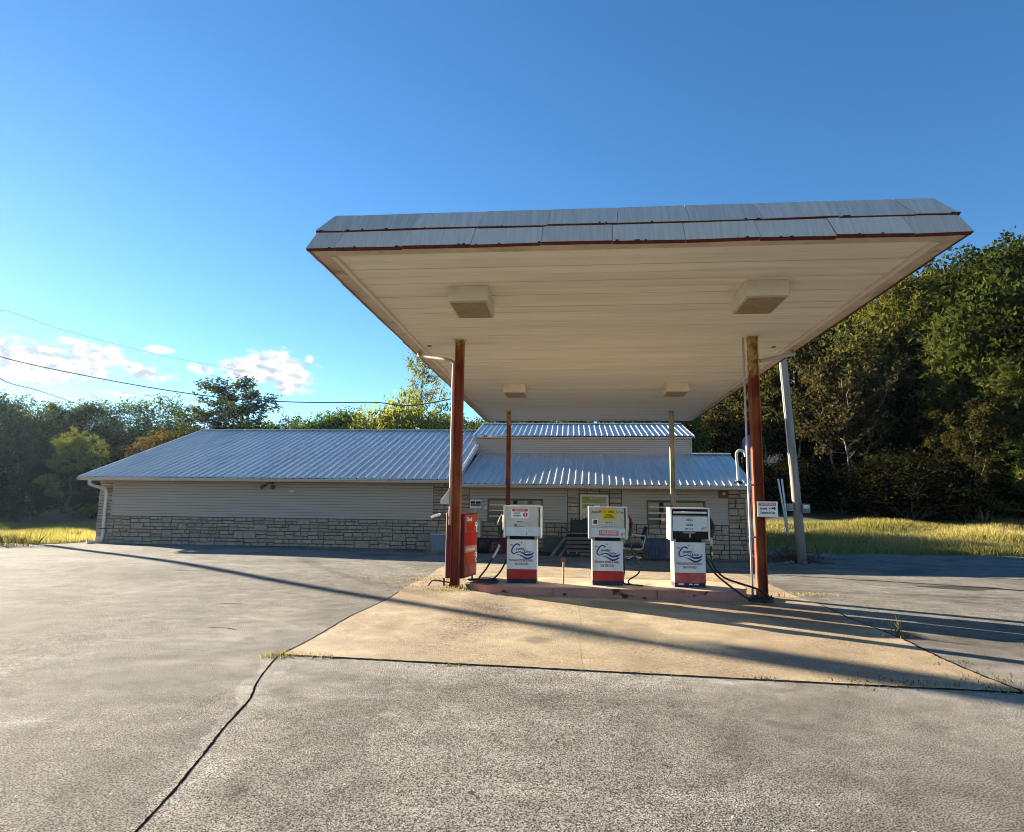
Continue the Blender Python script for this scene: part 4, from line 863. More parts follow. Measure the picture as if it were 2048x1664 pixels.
# door
mb = MB(); x0, x1, z1 = .34, 1.38, 1.96
mb.box(x0, x0+.075, WY-.06, WY+.02, -.25, z1); mb.box(x1-.075, x1, WY-.06, WY+.02, -.25, z1); mb.box(x0+.0755, x1-.0755, WY-.06, WY+.02, z1-.075, z1)
dr = mb.build('door', M_frame, st)
mb = MB(); mb.box(x0+.076, x1-.076, WY-.03, WY-.02, -.22, z1-.076); mb.build('pane', M_glass, dr)
for za, zb_ in ((1.60, 1.635), (.72, .80), (-.22, -.02)):
    mb = MB(); mb.box(x0+.077, x1-.077, WY-.05, WY-.031, za, zb_); mb.build('door_rail', M_frame, dr)
mb = MB(); mb.box(x0+.09, x0+.34, WY-.036, WY-.0315, 1.45, 1.86); mb.build('poster', mat('olive_yellow_poster', (.30, .27, .03), (.42, .38, .08), scale=6), dr)
mb = MB(); mb.box(x0+.50, x0+.72, WY-.036, WY-.0315, 1.52, 1.575); mb.build('sticker', M_swhite, dr)
mb = MB(); mb.tube([(x1-.13, WY-.09, .85), (x1-.13, WY-.09, 1.15)], .014, 6); mb.build('handle', M_alu, dr)
mb = MB(); mb.box(.15, 1.6, 23.2, 23.97, -.33, -.23); mb.build('door_step', mat('step_concrete', (.25, .235, .21), (.31, .29, .26), scale=5), st)
# small fixtures on the front wall
mb = MB(); mb.box(5.33, 5.68, WY-.05, WY-.002, 1.87, 2.15); wl = mb.build('wall_lamp', mat('brown_lamp_board', (.17, .075, .03), (.22, .10, .045), scale=6), st, bevel=.004)
mb = MB(); mb.lathe((5.52, WY-.08, 2.04), [(.02, -.05), (.055, -.03), (.06, 0), (.04, .03)], 12, 'y'); mb.build('lamp_globe', mat('old_globe', (.62, .52, .38)), wl, smooth=True)
mb = MB(); mb.box(-11.62, -11.38, 23.7, 23.8, 2.22, 2.30); fl = mb.build('flood_light', M_bronze, st)
for dx in (-.1, .1):
    mb = MB(); a = Vector((-11.5+dx, 23.7, 2.2)); mb.tube([a, a+Vector((dx*.7, -.06, -.05)), a+Vector((dx*1.4, -.16, -.10))], [.03, .055, .085], 10); mb.build('lamp_head', M_bronze, fl, smooth=True)
mb = MB(); mb.box(-10.8, -10.63, WY-.05, WY-.02, 1.93, 2.01); mb.build('vent_cover', M_frame, st, bevel=.004)
mb = MB(); mb.box(-3.22, -3.13, WY-.06, WY-.02, 1.36, 1.50); mb.build('outlet_box', M_frame, st, bevel=.006)
mb = MB(); mb.tube([(-3.55, WY-.035, 1.42), (-3.55, WY-.035, 1.03)], .012, 6); mb.build('conduit', M_frame, st)
# gooseneck vent on the roof
mb = MB(); mb.tube(catmull([(5.98, 23.7, 2.42), (5.97, 23.7, 3.0), (5.95, 23.7, 3.42), (6.0, 23.7, 3.56), (6.12, 23.7, 3.60), (6.24, 23.7, 3.52), (6.27, 23.7, 3.36)], 5), .048, 10); vp = mb.build('vent_pipe', M_frame, st, smooth=True)
mb = MB(); mb.lathe((5.98, 23.7, 2.40), [(.17, -.01), (.14, .05), (.06, .10)], 12); mb.build('flashing', M_dark, vp)

# things standing along the front wall
t = thing('wall_sign', 'small white and black sign board on the wall above the air machine', 'sign', (-3.55, WY-.03, 1.56))
mb = MB(); mb.box(-3.75, -3.34, WY-.05, WY-.026, 1.42, 1.72); b_ = mb.build('sign_board', M_swhite, t, bevel=.003)
plate(-3.735, -3.355, WY-.0505, 1.575, 1.665, .002, M_ink, b_, 'black_band'); plate(-3.735, -3.355, WY-.0505, 1.475, 1.565, .002, mat('sign_brown', (.24, .16, .08)), b_, 'brown_band'); plate(-3.565, -3.535, WY-.053, 1.575, 1.665, .001, M_swhite, b_, 'divider')
t = thing('air_machine', 'cream tyre air machine box lettered AIR beside the price sign', 'air machine', (-3.5, 23.55, -.2))
mb = MB(); mb.box(-3.78, -3.28, 23.4, 23.75, .36, 1.0); b_ = mb.build('cabinet', mat('cream_machine', (.50, .46, .35), (.44, .40, .30), scale=6, rough=.6), t, bevel=.012)
text('AIR', .24, (-3.53, 23.397, .80), M_ink, b_, width=.36, bold=.004); plate(-3.6, -3.36, 23.3995, .44, .56, .004, mat('machine_label', (.42, .36, .26)), b_, 'label')
mb = MB(); mb.box(-3.62, -3.42, 23.48, 23.68, -.25, .36); mb.build('pedestal', M_bronze, t)
mb = MB(); mb.tube(catmull([(-3.6, 23.39, .40), (-3.5, 23.3, .22), (-3.5, 23.28, .0), (-3.62, 23.3, -.18), (-3.75, 23.3, -.21)], 6), .016, 6); mb.build('air_hose', M_alu, t, smooth=True)
t = thing('metal_cabinet', 'blue grey metal box against the stone at the end of the wing', 'box', (-4.85, 23.6, -.2))
mb = MB(); mb.box(-5.08, -4.55, 23.3, 23.85, -.18, .44); b_ = mb.build('body', mat('blue_grey_metal', (.15, .18, .22), (.20, .23, .27), scale=3, rough=.6), t, bevel=.01)
mb = MB(); mb.box(-5.1, -4.53, 23.28, 23.87, .442, .475); mb.build('lid', M_grey, t, bevel=.006)
mb = MB(); mb.box(-5.03, -4.60, 23.29, 23.299, -.1, .38); mb.build('front_panel', mat('blue_grey_panel', (.18, .21, .25), (.22, .25, .28), scale=5), b_)
t = thing('waste_bin', 'black bin with dark red rim under the air machine', 'bin', (-3.1, 23.5, -.22))
mb = MB(); mb.lathe((-3.12, 23.45, -.24), [(.20, 0), (.235, .30), (.25, .52)], 14); b_ = mb.build('body', M_black, t, smooth=True)
mb = MB(); mb.lathe((-3.12, 23.45, .281), [(.255, 0), (.265, .05), (.22, .06), (.21, .0)], 14); mb.build('rim', mat('maroon_plastic', (.09, .012, .018)), t)
t = thing('red_crate', 'dull red box with pale lettering between black bin and left pump', 'crate', (-2.65, 23.5, -.25))
mb = MB(); mb.box(-2.98, -2.38, 23.35, 23.8, -.24, .30); b_ = mb.build('body', mat('dull_red_box', (.085, .014, .022), (.12, .022, .032), scale=4), t, bevel=.012); text('FE', .42, (-2.66, 23.347, .04), mat('mauve_letter', (.20, .08, .11)), b_, width=.40, bold=.004)
mb = MB(); mb.box(-3.0, -2.36, 23.33, 23.82, .302, .335); mb.build('lid', M_drip, t, bevel=.006)
# grill cart
t = thing('grill_cart', 'black barbecue grill on a slatted cart between left and middle pumps', 'grill', (.2, 23.1, -.28))
mb = MB(); mb.box(-.02, .78, 22.9, 23.4, .55, 1.05); g_ = mb.build('firebox', M_black, t, bevel=.02)
for k in range(6):
    mb = MB(); mb.box(-.0+k*.135, .06+k*.135, 22.92, 23.0, 1.05, 1.11); mb.build('rack_tooth', M_black, g_)
mb = MB(); mb.tube([(.0, 22.82, .60), (.7, 22.82, .60)], .012, 6); mb.tube([(.02, 22.82, .6), (.02, 22.9, .62)], .01, 6); mb.tube([(.68, 22.82, .6), (.68, 22.9, .62)], .01, 6); mb.build('handle', M_alu, g_)
M_slat = mat('grey_brown_slat', (.115, .095, .09), (.15, .125, .115), scale=5)
for k in range(4):
    mb = MB(); mb.box(-.16, .86, 22.86, 22.90, -.06+k*.145, .03+k*.145); mb.build('slat', M_slat, t)
mb = MB(); mb.box(-.14, .84, 22.905, 23.45, -.1, .52); mb.build('cart_body', M_dark, t)
for x in (-.1, .2):
    mb = MB(); mb.lathe((x, 22.85, -.2), [(.085, -.02), (.085, .02)], 14, 'y'); w_ = mb.build('wheel', M_black, t)
    mb = MB(); mb.box(x-.012, x+.012, 22.86, 22.90, -.2, -.06); mb.build('wheel_bracket', M_alu, w_)
mb = MB(); mb.tube(catmull([(-.05, 23.0, .62), (-.28, 23.0, .80), (-.34, 23.0, .74), (-.34, 23.0, .35)], 4), .014, 6); mb.build('side_bar', M_dark, t)
# office chair
t = thing('office_chair', 'worn office chair with pale tube arms and star base by the door', 'chair', (2.15, 22.7, -.3))
mb = MB(); mb.box(1.82, 2.42, 22.45, 22.95, .16, .25); mb.build('seat', M_black, t, bevel=.03)
mb = MB(); mb.raw([(2.40, 22.48, .42), (2.47, 22.48, .40), (2.62, 22.48, .86), (2.55, 22.48, .88), (2.40, 22.92, .42), (2.47, 22.92, .40), (2.62, 22.92, .86), (2.55, 22.92, .88)], [(0, 1, 2, 3), (7, 6, 5, 4), (0, 4, 5, 1), (1, 5, 6, 2), (2, 6, 7, 3), (3, 7, 4, 0)]); fix_normals(mb.build('backrest', mat('navy_fabric', (.02, .024, .04)), t, bevel=.02))
M_arm = mat('pale_chair_tube', (.55, .50, .43))
for y in (22.42, 22.98):
    mb = MB(); mb.tube([(1.80, y, .12), (2.36, y, .10), (2.43, y, .16), (2.52, y, .50), (2.50, y, .56), (2.02, y, .60), (1.95, y, .56), (1.78, y, .30), (1.76, y, .2), (1.80, y, .12)], .020, 8); mb.build('armrest', M_arm, t, smooth=True)
mb = MB(); mb.tube([(2.12, 22.7, .16), (2.12, 22.7, -.16)], .03, 8); mb.build('gas_lift', M_dark, t)
base = MB()
for k in range(5):
    a = R(20+72*k); e = Vector((2.12+.33*math.cos(a), 22.7+.33*math.sin(a), -.2)); base.beam((2.12, 22.7, -.13), e, .05, .035)
bs = base.build('star_base', M_frame, t)
for k in range(5):
    a = R(20+72*k); mb = MB(); mb.lathe((2.12+.33*math.cos(a), 22.7+.33*math.sin(a), -.245), [(.035, -.02), (.035, .02)], 10, 'x'); mb.build('caster', M_black, bs)
t = thing('cardboard_box', 'brown cardboard carton behind the worn office chair', 'carton', (1.75, 23.4, -.3))
mb = MB(); mb.box(1.45, 2.0, 23.2, 23.65, -.28, .36); b_ = mb.build('carton', mat('cardboard', (.20, .145, .085), (.25, .185, .11), scale=5), t, bevel=.006)
mb = MB(); mb.box(1.70, 1.75, 23.195, 23.199, -.28, .36); mb.build('tape', mat('tape', (.28, .22, .14)), b_); mb = MB(); mb.raw([(1.45, 23.2, .361), (2.0, 23.2, .361), (2.03, 23.05, .42), (1.43, 23.05, .42)], [(0, 1, 2, 3)]); mb.build('flap', b_.data.materials[0], b_)
def leaning(name, label, cat, x0, x1, zb, zt, yb, yt, material, corr=0, parts=None):
    t = thing(name, label, cat, ((x0+x1)/2, yb, zb)); mb = MB(); n_ = max(1, int((x1-x0)/.03)) if corr else 1
    for k in range(n_):
        xa, xb = x0+(x1-x0)*k/n_, x0+(x1-x0)*(k+1)/n_; oa, ob = (corr*(k % 2), corr*((k+1) % 2))
        mb.face([(xa, yb-oa, zb), (xb, yb-ob, zb), (xb, yt-ob, zt), (xa, yt-oa, zt)])
    o = fix_normals(mb.build('sheet' if corr or not parts else parts, material, t)); s_ = o.modifiers.new('thick', 'SOLIDIFY'); s_.thickness = .012; return t
leaning('corrugated_sheet', 'blue grey corrugated metal sheet leaning on stone between chair and right pump', 'metal sheet', 2.62, 3.35, -.3, .42, 23.5, 23.85, mat('blue_grey_sheet', (.085, .10, .135), (.12, .135, .17), scale=4, rough=.5, metal=.3), .022)
t_ = leaning('corrugated_sheet', 'narrow light edged metal sheet beside the corrugated one behind right pump', 'metal sheet', 3.38, 3.75, -.3, .36, 23.45, 23.8, mat('pale_blue_sheet', (.13, .15, .18), (.17, .19, .22), scale=4, rough=.5, metal=.3), .015)
leaning('plywood_panel', 'dark green grey panel leaning on stone left of the grill cart', 'panel', -1.0, -.15, -.28, .42, 23.55, 23.88, mat('green_grey_panel', (.075, .085, .075), (.10, .11, .10), scale=4))
for k, (xa, xb) in enumerate(((-.72, -.20), (-.42, -.02))):
    t = thing('loose_board', ('long thin grey board leaning on the green grey panel', 'shorter grey board leaning close beside the grill cart')[k], 'board', (xa, 23.2, -.28))
    mb = MB(); mb.beam((xa, 23.2, -.27), (xb, 23.55, .42-.12*k), .09, .02, (0, 1, 0)); mb.build('board', mat('weathered_board', (.22, .22, .20), (.28, .28, .26), scale=8, stretch=(1, 1, .2)), t)
t = thing('floor_mat', 'dull maroon mat lying at the foot of the corrugated sheets', 'mat', (3.0, 23.0, -.3)); mb = MB(); mb.box(2.55, 3.5, 22.75, 23.35, -.305, -.275); mb.build('mat', mat('maroon_mat', (.09, .03, .035), (.13, .05, .05), scale=7), t)
t = thing('rubbish_bag', 'black crumpled rubbish heap on the paving right of the left pump', 'rubbish', (-1.2, 23.3, -.28)); mb = MB()
q = random.Random(5); ico = []
for k in range(6):
    c = Vector((-1.55+k*.13, 23.25+q.uniform(-.1, .1), -.2+q.uniform(0, .08))); mb.lathe(c, [(.03, -.1), (.13, -.06), (.15+q.uniform(-.03, .03), .0), (.10, .07), (.02, .11)], 9)
mb.build('bag', M_black, t)
# dish beyond the roof corner
t = thing('satellite_dish', 'blue grey dish aerial on a short mast beyond the right roof corner', 'satellite dish', (7.6, 28.6, 2.6))
mb = MB(); mb.lathe((7.72, 28.2, 4.22), [(.02, .10), (.22, .05), (.40, -.03), (.41, -.045), (.22, .03), (.02, .085)], 20, 'y'); mb.build('dish', mat('dish_blue_grey', (.12, .15, .21), (.16, .19, .31), scale=4, rough=.5), t, smooth=True)
mb = MB(); mb.tube([(7.72, 28.32, 4.2), (7.72, 28.5, 3.9), (7.72, 28.6, -.3)], .03, 8); mb.build('mast', M_grey, t)
mb = MB(); mb.tube([(7.72, 28.2, 3.86), (7.72, 27.75, 4.05)], .015, 6); mb.lathe((7.72, 27.72, 4.08), [(.05, -.06), (.07, 0), (.05, .06)], 10, 'y'); mb.build('receiver_arm', M_frame, t)
# ------------------------------------------------------------------ trees
M_bark = mat('grey_brown_bark', (.10, .08, .06), (.19, .165, .13), scale=9, rough=.95, stretch=(1, 1, .3), bump=.5)
M_pale = mat('pale_bark', (.17, .15, .12), (.26, .235, .19), scale=7, rough=.9, stretch=(1, 1, .3))
M_pbark = mat('pine_bark', (.08, .06, .045), (.15, .115, .09), scale=8, rough=.95, stretch=(1, 1, .3), bump=.5)
L_green = leafmat('green_leaves', [(0, (.013, .020, .007)), (.45, (.032, .044, .013)), (.85, (.068, .080, .022)), (1, (.125, .12, .036))])
L_olive = leafmat('olive_leaves', [(0, (.020, .022, .010)), (.4, (.048, .050, .019)), (.8, (.09, .085, .032)), (1, (.16, .125, .048))])
L_autumn = leafmat('turning_leaves', [(0, (.04, .032, .012)), (.4, (.095, .072, .025)), (.8, (.14, .098, .034)), (1, (.17, .085, .03))])
L_yellow = leafmat('yellow_leaves', [(0, (.06, .075, .02)), (.5, (.135, .145, .04)), (1, (.23, .215, .065))], .5)
L_pine = leafmat('pine_needles', [(0, (.035, .052, .018)), (.5, (.09, .11, .034)), (1, (.17, .18, .055))], .4)
L_brown = leafmat('brown_leaves', [(0, (.022, .022, .011)), (.5, (.055, .050, .025)), (1, (.13, .11, .055))], .35)
L_shade = leafmat('shade_dark_leaves', [(0, (.006, .007, .003)), (.5, (.013, .014, .006)), (1, (.034, .029, .013))], .22)  # shade at the foot of the woods put into a near-black leaf colour
L_left = leafmat('hazy_green_leaves', [(0, (.020, .040, .016)), (.45, (.050, .085, .030)), (.85, (.10, .14, .044)), (1, (.17, .17, .055))])  # brighter leaf copy for the left wood, haze glare put into the colour
L_pinedark = leafmat('dusky_pine_needles', [(0, (.035, .048, .018)), (.5, (.115, .135, .048)), (1, (.22, .22, .08))], .4)
L_sunpine = leafmat('sunlit_pine_needles', [(0, (.06, .08, .026)), (.5, (.16, .18, .055)), (1, (.27, .26, .08))], .45)  # brighter needles, with the sunlight on this pine put into their colour
def quads(name, V, tint, material):
    n = len(V); me = bpy.data.meshes.new(name); k = V.shape[1]
    me.vertices.add(n*k); me.vertices.foreach_set('co', V.reshape(-1).astype(np.float32))
    me.loops.add(n*k); me.loops.foreach_set('vertex_index', np.arange(n*k, dtype=np.int32))
    me.polygons.add(n); me.polygons.foreach_set('loop_start', np.arange(0, n*k, k, dtype=np.int32)); me.polygons.foreach_set('loop_total', np.full(n, k, dtype=np.int32))
    me.update(calc_edges=True)
    a = me.attributes.new('tint', 'FLOAT', 'FACE'); a.data.foreach_set('value', tint.astype(np.float32)); me.materials.append(material); return me
def leaves(cent, rad, per, size, q, flat=.7, aspect=.55, hue=None):
    """leaf blades scattered round clump centres"""
    cent = np.asarray(cent); n = len(cent)*per
    c = np.repeat(cent, per, 0)+np.clip(q.normal(0, 1, (n, 3)), -1.9, 1.9)*np.array([rad, rad, rad*flat])*.55
    d = q.normal(0, 1, (n, 3)); d[:, 2] -= .25; d /= np.linalg.norm(d, axis=1)[:, None]
    e = np.cross(d, q.normal(0, 1, (n, 3))); e /= np.linalg.norm(e, axis=1)[:, None]
    s = size*q.uniform(.6, 1.35, (n, 1)); V = np.stack([c-d*s*.5, c+e*s*aspect*.5, c+d*s*.5, c-e*s*aspect*.5], 1)
    h = np.repeat(q.uniform(0, 1, len(cent)), per)*.55+q.uniform(0, 1, n)*.45
    return V, np.clip(h if hue is None else h+hue, 0, 1)
def tufts(cent, L, per, w, q, up=.35):
    """pine needle tufts: narrow blades fanning from a point"""
    cent = np.asarray(cent); n = len(cent)*per; c = np.repeat(cent, per, 0)
    d = q.normal(0, 1, (n, 3)); d[:, 2] += up; d /= np.linalg.norm(d, axis=1)[:, None]
    e = np.cross(d, q.normal(0, 1, (n, 3))); e /= np.linalg.norm(e, axis=1)[:, None]; l = L*q.uniform(.6, 1.2, (n, 1))
    V = np.stack([c-e*w, c+e*w, c+d*l+e*w*.3, c+d*l-e*w*.3], 1)
    return V, np.clip(np.repeat(q.uniform(0, 1, len(cent)), per)*.6+q.uniform(0, .4, n), 0, 1)
PROTO = {}
def proto(key, H, bark, leafm, V, t, mb):
    V = V.copy()
    PROTO[key] = (H, mb, quads('crown', V, t, leafm), bark)
def limb(mb, a, b, r0, r1, q, n=5, wob=.06):
    a, b = np.asarray(a, float), np.asarray(b, float); L = np.linalg.norm(b-a); P = []; Rr = []
    for k in range(n+1):
        t_ = k/n; p = a+(b-a)*t_+q.normal(0, 1, 3)*L*wob*(0 if k in (0, n) else .5); p[2] += -.10*L*math.sin(math.pi*t_) if r0 < .12 else 0
        P.append(tuple(p)); Rr.append(r0+(r1-r0)*t_)
    mb.tube(P, Rr, 5 if r0 < .08 else 7, caps=False); return P
def broadleaf(key, seed, H, base, Rw, nl, per, size, leafm, bark, rl=1.35, sub=34, ragged=.25, trunk=.16):
    """lobed round crown: limbs to lobe centres spread over an egg, leaf clumps over each lobe, some inside"""
    q = np.random.default_rng(seed); mb = MB(); lean = q.normal(0, .25, 2)
    zc = H*(base+1)/2+.04*H; Rz = H*(1-base)/2
    top = np.array([lean[0], lean[1], H*.86]); trunkP = limb(mb, (0, 0, -.4), top, trunk, .05, q, 7, .02); C = []
    for i in range(nl):
        cz = 1-2*(i+.5)/nl; s_ = math.sqrt(max(0, 1-cz*cz)); a = i*2.39996+q.uniform(-.35, .35); k_ = q.uniform(.56, .84)
        c = np.array([Rw*k_*s_*math.cos(a)+lean[0]*.6, Rw*k_*s_*math.sin(a)+lean[1]*.6, zc+Rz*.78*cz*q.uniform(.85, 1.12)])
        if cz < -.4: c[2] += Rz*.12
        zb = min(max(base*H*.8, c[2]-1.2-1.0*s_*Rw*.5), H*.8); k = min(len(trunkP)-2, max(1, int(zb/(H*.86)*7))); P = limb(mb, trunkP[k], c, max(.03, trunk*.42*(1-.5*zb/H)), .015, q)
        r_ = rl*q.uniform(.7, 1.2)
        u = q.normal(0, 1, (sub, 3)); u /= np.linalg.norm(u, axis=1)[:, None]
        cc = c+u*r_*np.array([1, 1, .8])*q.uniform(.35, 1.0+ragged, (sub, 1)); C.append(cc)
        for k in range(4): limb(mb, P[-2], cc[k], .018, .006, q, 3)
    C = np.concatenate(C); V, t = leaves(C, .55, per, size, q, .85); proto(key, H, bark, leafm, V, t, mb)
def forest_set():
    broadleaf('oak', 1, 11, .16, 3.5, 24, 15, .30, L_green, M_bark)
    broadleaf('ash', 2, 12, .24, 3.1, 23, 15, .29, L_green, M_bark, 1.25)
    broadleaf('olive', 3, 10, .12, 3.4, 22, 15, .30, L_olive, M_bark, 1.4)
    broadleaf('autumn', 4, 10, .16, 3.3, 22, 15, .30, L_autumn, M_bark, 1.35)
    broadleaf('big', 5, 17, .20, 4.9, 34, 17, .31, L_green, M_bark, 1.7, 40, .2, .25)
    broadleaf('round', 6, 11, .40, 2.6, 17, 9, .25, L_olive, M_pale, 1.0, 24, .3, .14)
    broadleaf('yellowbush', 8, 7, .06, 2.9, 20, 15, .27, L_yellow, M_bark, 1.25, 30)
    broadleaf('shrub', 9, 3, .04, 1.6, 14, 20, .15, L_shade, M_bark, .8, 22, .2, .05)
    broadleaf('shaded_oak', 31, 11, .10, 3.5, 24, 16, .27, L_shade, M_bark)
    broadleaf('brownshrub', 19, 3.6, .10, 1.7, 9, 9, .20, L_brown, M_pale, .8, 20, .35, .05)
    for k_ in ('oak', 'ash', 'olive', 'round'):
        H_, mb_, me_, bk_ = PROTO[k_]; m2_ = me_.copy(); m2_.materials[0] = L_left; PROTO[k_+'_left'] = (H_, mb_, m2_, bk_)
    # open, twiggy crowns: branches ending in sparse leaves
    def twiggy(key, seed, H, n1, spread, leafm, bark, per, size, stems=1, fork=.25, dens=1.0, r0=.15, upright=.9):
        q = np.random.default_rng(seed); mb = MB(); C = []
        for s_ in range(stems):
            a0 = 2*math.pi*s_/stems+q.uniform(-.4, .4); ln = spread*(.0 if stems == 1 else .55); base = np.array([.12*math.cos(a0)*(stems > 1), .12*math.sin(a0)*(stems > 1), -.3]); hs = H*q.uniform(.82, 1)
            top = np.array([ln*math.cos(a0), ln*math.sin(a0), hs]); tp = limb(mb, base, top, r0, .015, q, 9, .025)
            for i in range(n1):
                f = fork+(.97-fork)*(i+.5)/n1; k = min(8, int(f*9)); p = np.array(tp[k])*(1-(f*9-k))+np.array(tp[k+1])*(f*9-k); a = i*2.4+q.uniform(-.5, .5)
                L = spread*q.uniform(.55, 1.1)*(1.15-.8*f); e = p+np.array([L*math.cos(a), L*math.sin(a), L*upright*q.uniform(.5, 1.2)]); P = limb(mb, p, e, r0*.38*(1.1-f*.7), .012, q, 5)
                for j in range(5):
                    b_ = np.array(P[1+j % 5]); a2 = a+q.uniform(-1.3, 1.3); l2 = L*q.uniform(.25, .5); e2 = b_+np.array([l2*math.cos(a2), l2*math.sin(a2), l2*upright*q.uniform(.2, 1.2)]); limb(mb, b_, e2, .014, .005, q, 3)
                    for f2 in np.linspace(.35, 1.05, max(2, int(5*dens))): C.append(b_+(e2-b_)*f2+q.normal(0, .10, 3))
        V, t = leaves(C, .34, per, size, q, .8); proto(key, H, bark, leafm, V, t, mb)
    twiggy('sparse', 11, 12, 24, 3.6, L_left, M_bark, 13, .21, fork=.28)
    twiggy('upright', 12, 13, 26, 2.9, L_yellow, M_pale, 8, .20, fork=.22, upright=1.7)
    twiggy('multistem', 13, 7.5, 11, 2.6, L_brown, M_pale, 11, .21, stems=4, fork=.50, r0=.075)
    twiggy('multistem_green', 14, 8.5, 12, 2.9, L_olive, M_pale, 12, .23, stems=3, fork=.48, r0=.09)
    twiggy('smallbare', 15, 8, 12, 1.7, L_olive, M_bark, 4, .2, fork=.55)
    # pine with a round head and flat side plates
    q = np.random.default_rng(21); mb = MB(); H = 9.6; tp = limb(mb, (0, 0, -.4), (.75, .2, 8.3), .21, .05, q, 8, .03); C = []
    def plate_(c, rx, rz, n, from_=None):
        u = q.normal(0, 1, (max(8, n//6), 3)); u /= np.linalg.norm(u, axis=1)[:, None]; k_ = np.array(c)+u*np.array([rx, rx, rz])*q.uniform(.5, 1.0, (len(u), 1))
        for p_ in k_: C.append(p_+q.normal(0, 1, (8, 3))*np.array([.19, .19, .11]))
        if from_ is not None:
            limb(mb, from_, c, .06, .02, q, 5)
            for p_ in k_[::3]: limb(mb, c, p_, .022, .008, q, 3)
    for (x, y, z, rx, rz) in [(.6, 0, 8.4, 1.5, 1.0), (-.7, .3, 7.6, 1.3, .9), (1.8, .2, 7.5, 1.3, .9), (.5, -.9, 7.4, 1.4, .9), (-1.2, 0, 6.4, 1.25, .7), (2.6, .1, 6.3, 1.2, .7), (1.0, .5, 6.4, 1.5, .8), (2.9, 0, 5.6, 1.0, .5), (-.9, -.4, 5.5, 1.0, .5), (1.6, -.6, 5.4, 1.2, .5)]: plate_((x, y, z), rx, rz, 75, tp[min(7, int(z/8.3*8)-1)])
    for (x, y, z, rx, rz) in [(-2.3, 0, 4.2, 1.1, .42), (-1.4, .3, 3.7, 1.0, .4), (-.9, -.3, 3.0, .7, .4), (3.6, .3, 4.5, 1.0, .32), (4.6, .3, 4.9, .7, .25), (2.6, 0, 4.3, .9, .3), (-1.4, 0, .95, .6, .28), (2.4, 0, 1.3, 1.0, .3), (3.4, .2, 1.6, .9, .3), (1.2, 0, .9, .8, .25)]: plate_((x, y, z), rx, rz, 55, tp[max(1, int(z/8.3*8)-1)])
    C = np.concatenate(C); V, t = tufts(C, .27, 12, .026, q); proto('pine', H, M_pbark, L_pinedark, V, t, mb)
    for key, seed, H in (('tallpine', 22, 15), ('tallpine_b', 23, 13)):
        q = np.random.default_rng(seed); mb = MB(); tp = limb(mb, (0, 0, -.4), (.3, .1, H*.97), .22, .03, q, 10, .01); C = []
        z = H*.16; a = 0
        while z < H*.97:
            f = z/H
            for k in range(4):
                a += 1.7+q.uniform(-.3, .3); L = (3.6*(1-f)**.75+.35)*q.uniform(.65, 1.15); kk = min(9, int(f*10)); e = np.array([L*math.cos(a), L*math.sin(a), z+L*q.uniform(.05, .35)]); P = limb(mb, tp[kk], e, .05*(1.1-f), .012, q, 5)
                for f2 in np.linspace(.35, 1, 4):
                    c = np.array(tp[kk])*(1-f2)+e*f2; n = 15; u = q.normal(0, 1, (n, 3)); C.append(c+u*np.array([.42, .42, .24])*(.7+.5*f2))
            z += H*.055
        C = np.concatenate(C); V, t = tufts(C, .34, 9, .03, q); proto(key, H, M_pbark, L_sunpine if key == 'tallpine' else L_pine, V, t, mb)
forest_set()
USED = {}
def tree(key, x, y, h, label, name='tree', cat='tree', group=None, rot=None, wide=1.0, lean=(0, 0)):
    H, mb, crown_me, bark = PROTO[key]; z = g(x, y)-.05
    r = bpy.data.objects.new(name, None); COL.objects.link(r); r.location = (x, y, z); s_ = h/H
    r.rotation_euler = (R(lean[0]), R(lean[1]), rnd.uniform(0, 6.28) if rot is None else rot); r.scale = (s_*wide, s_*wide, s_)
    if key not in USED:
        tr = mb.build('trunk', bark, None, smooth=True); USED[key] = tr; tr.parent = r
    else:
        tr = USED[key].copy(); COL.objects.link(tr); tr.parent = r
    cr_ = bpy.data.objects.new('crown', crown_me); COL.objects.link(cr_); cr_.parent = r
    return tag(r, label, cat, group)
def by_px(key, px, top, y, label, **k):
    p = at(px, top, y); return tree(key, p.x, y, max(1.5, p.z-g(p.x, y)), label, **k)
GL = 'trees of the wood behind the left field'
by_px('pine', 148, 846, 44, 'lone round-headed pine with flat side boughs at the left edge of the store', name='pine_tree', rot=0)
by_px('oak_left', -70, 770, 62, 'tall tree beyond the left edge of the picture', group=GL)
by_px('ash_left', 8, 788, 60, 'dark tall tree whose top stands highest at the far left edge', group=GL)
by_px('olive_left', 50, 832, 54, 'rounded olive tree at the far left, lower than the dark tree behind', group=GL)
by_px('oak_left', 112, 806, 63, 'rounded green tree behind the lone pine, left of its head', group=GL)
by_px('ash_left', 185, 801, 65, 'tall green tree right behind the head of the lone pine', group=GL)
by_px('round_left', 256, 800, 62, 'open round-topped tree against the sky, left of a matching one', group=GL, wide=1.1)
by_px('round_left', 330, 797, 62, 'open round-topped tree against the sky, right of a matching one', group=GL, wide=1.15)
by_px('autumn', 322, 868, 50, 'orange-tinged low tree just over the sloping left roof edge', group=GL)
by_px('sparse', 472, 744, 54, 'tall thin-leaved tree standing highest over the wing roof', rot=1.0, wide=1.6)
by_px('sparse', 408, 800, 52, 'shorter thin-leaved tree left of the tall one over the wing roof', rot=2.4, wide=1.3)
by_px('upright', 846, 716, 50, 'tall pale yellow tree with upright bare branches left of the canopy', rot=.5, wide=.95)
by_px('yellowbush', 806, 800, 47, 'dense yellow-green tree below the tall upright branches, left half', rot=.4, wide=.8)
by_px('yellowbush', 872, 822, 47, 'smaller yellow-green tree against the left front column', rot=2.1, wide=.7)
by_px('smallbare', 585, 830, 66, 'small wispy tree alone over the middle of the wing roof')
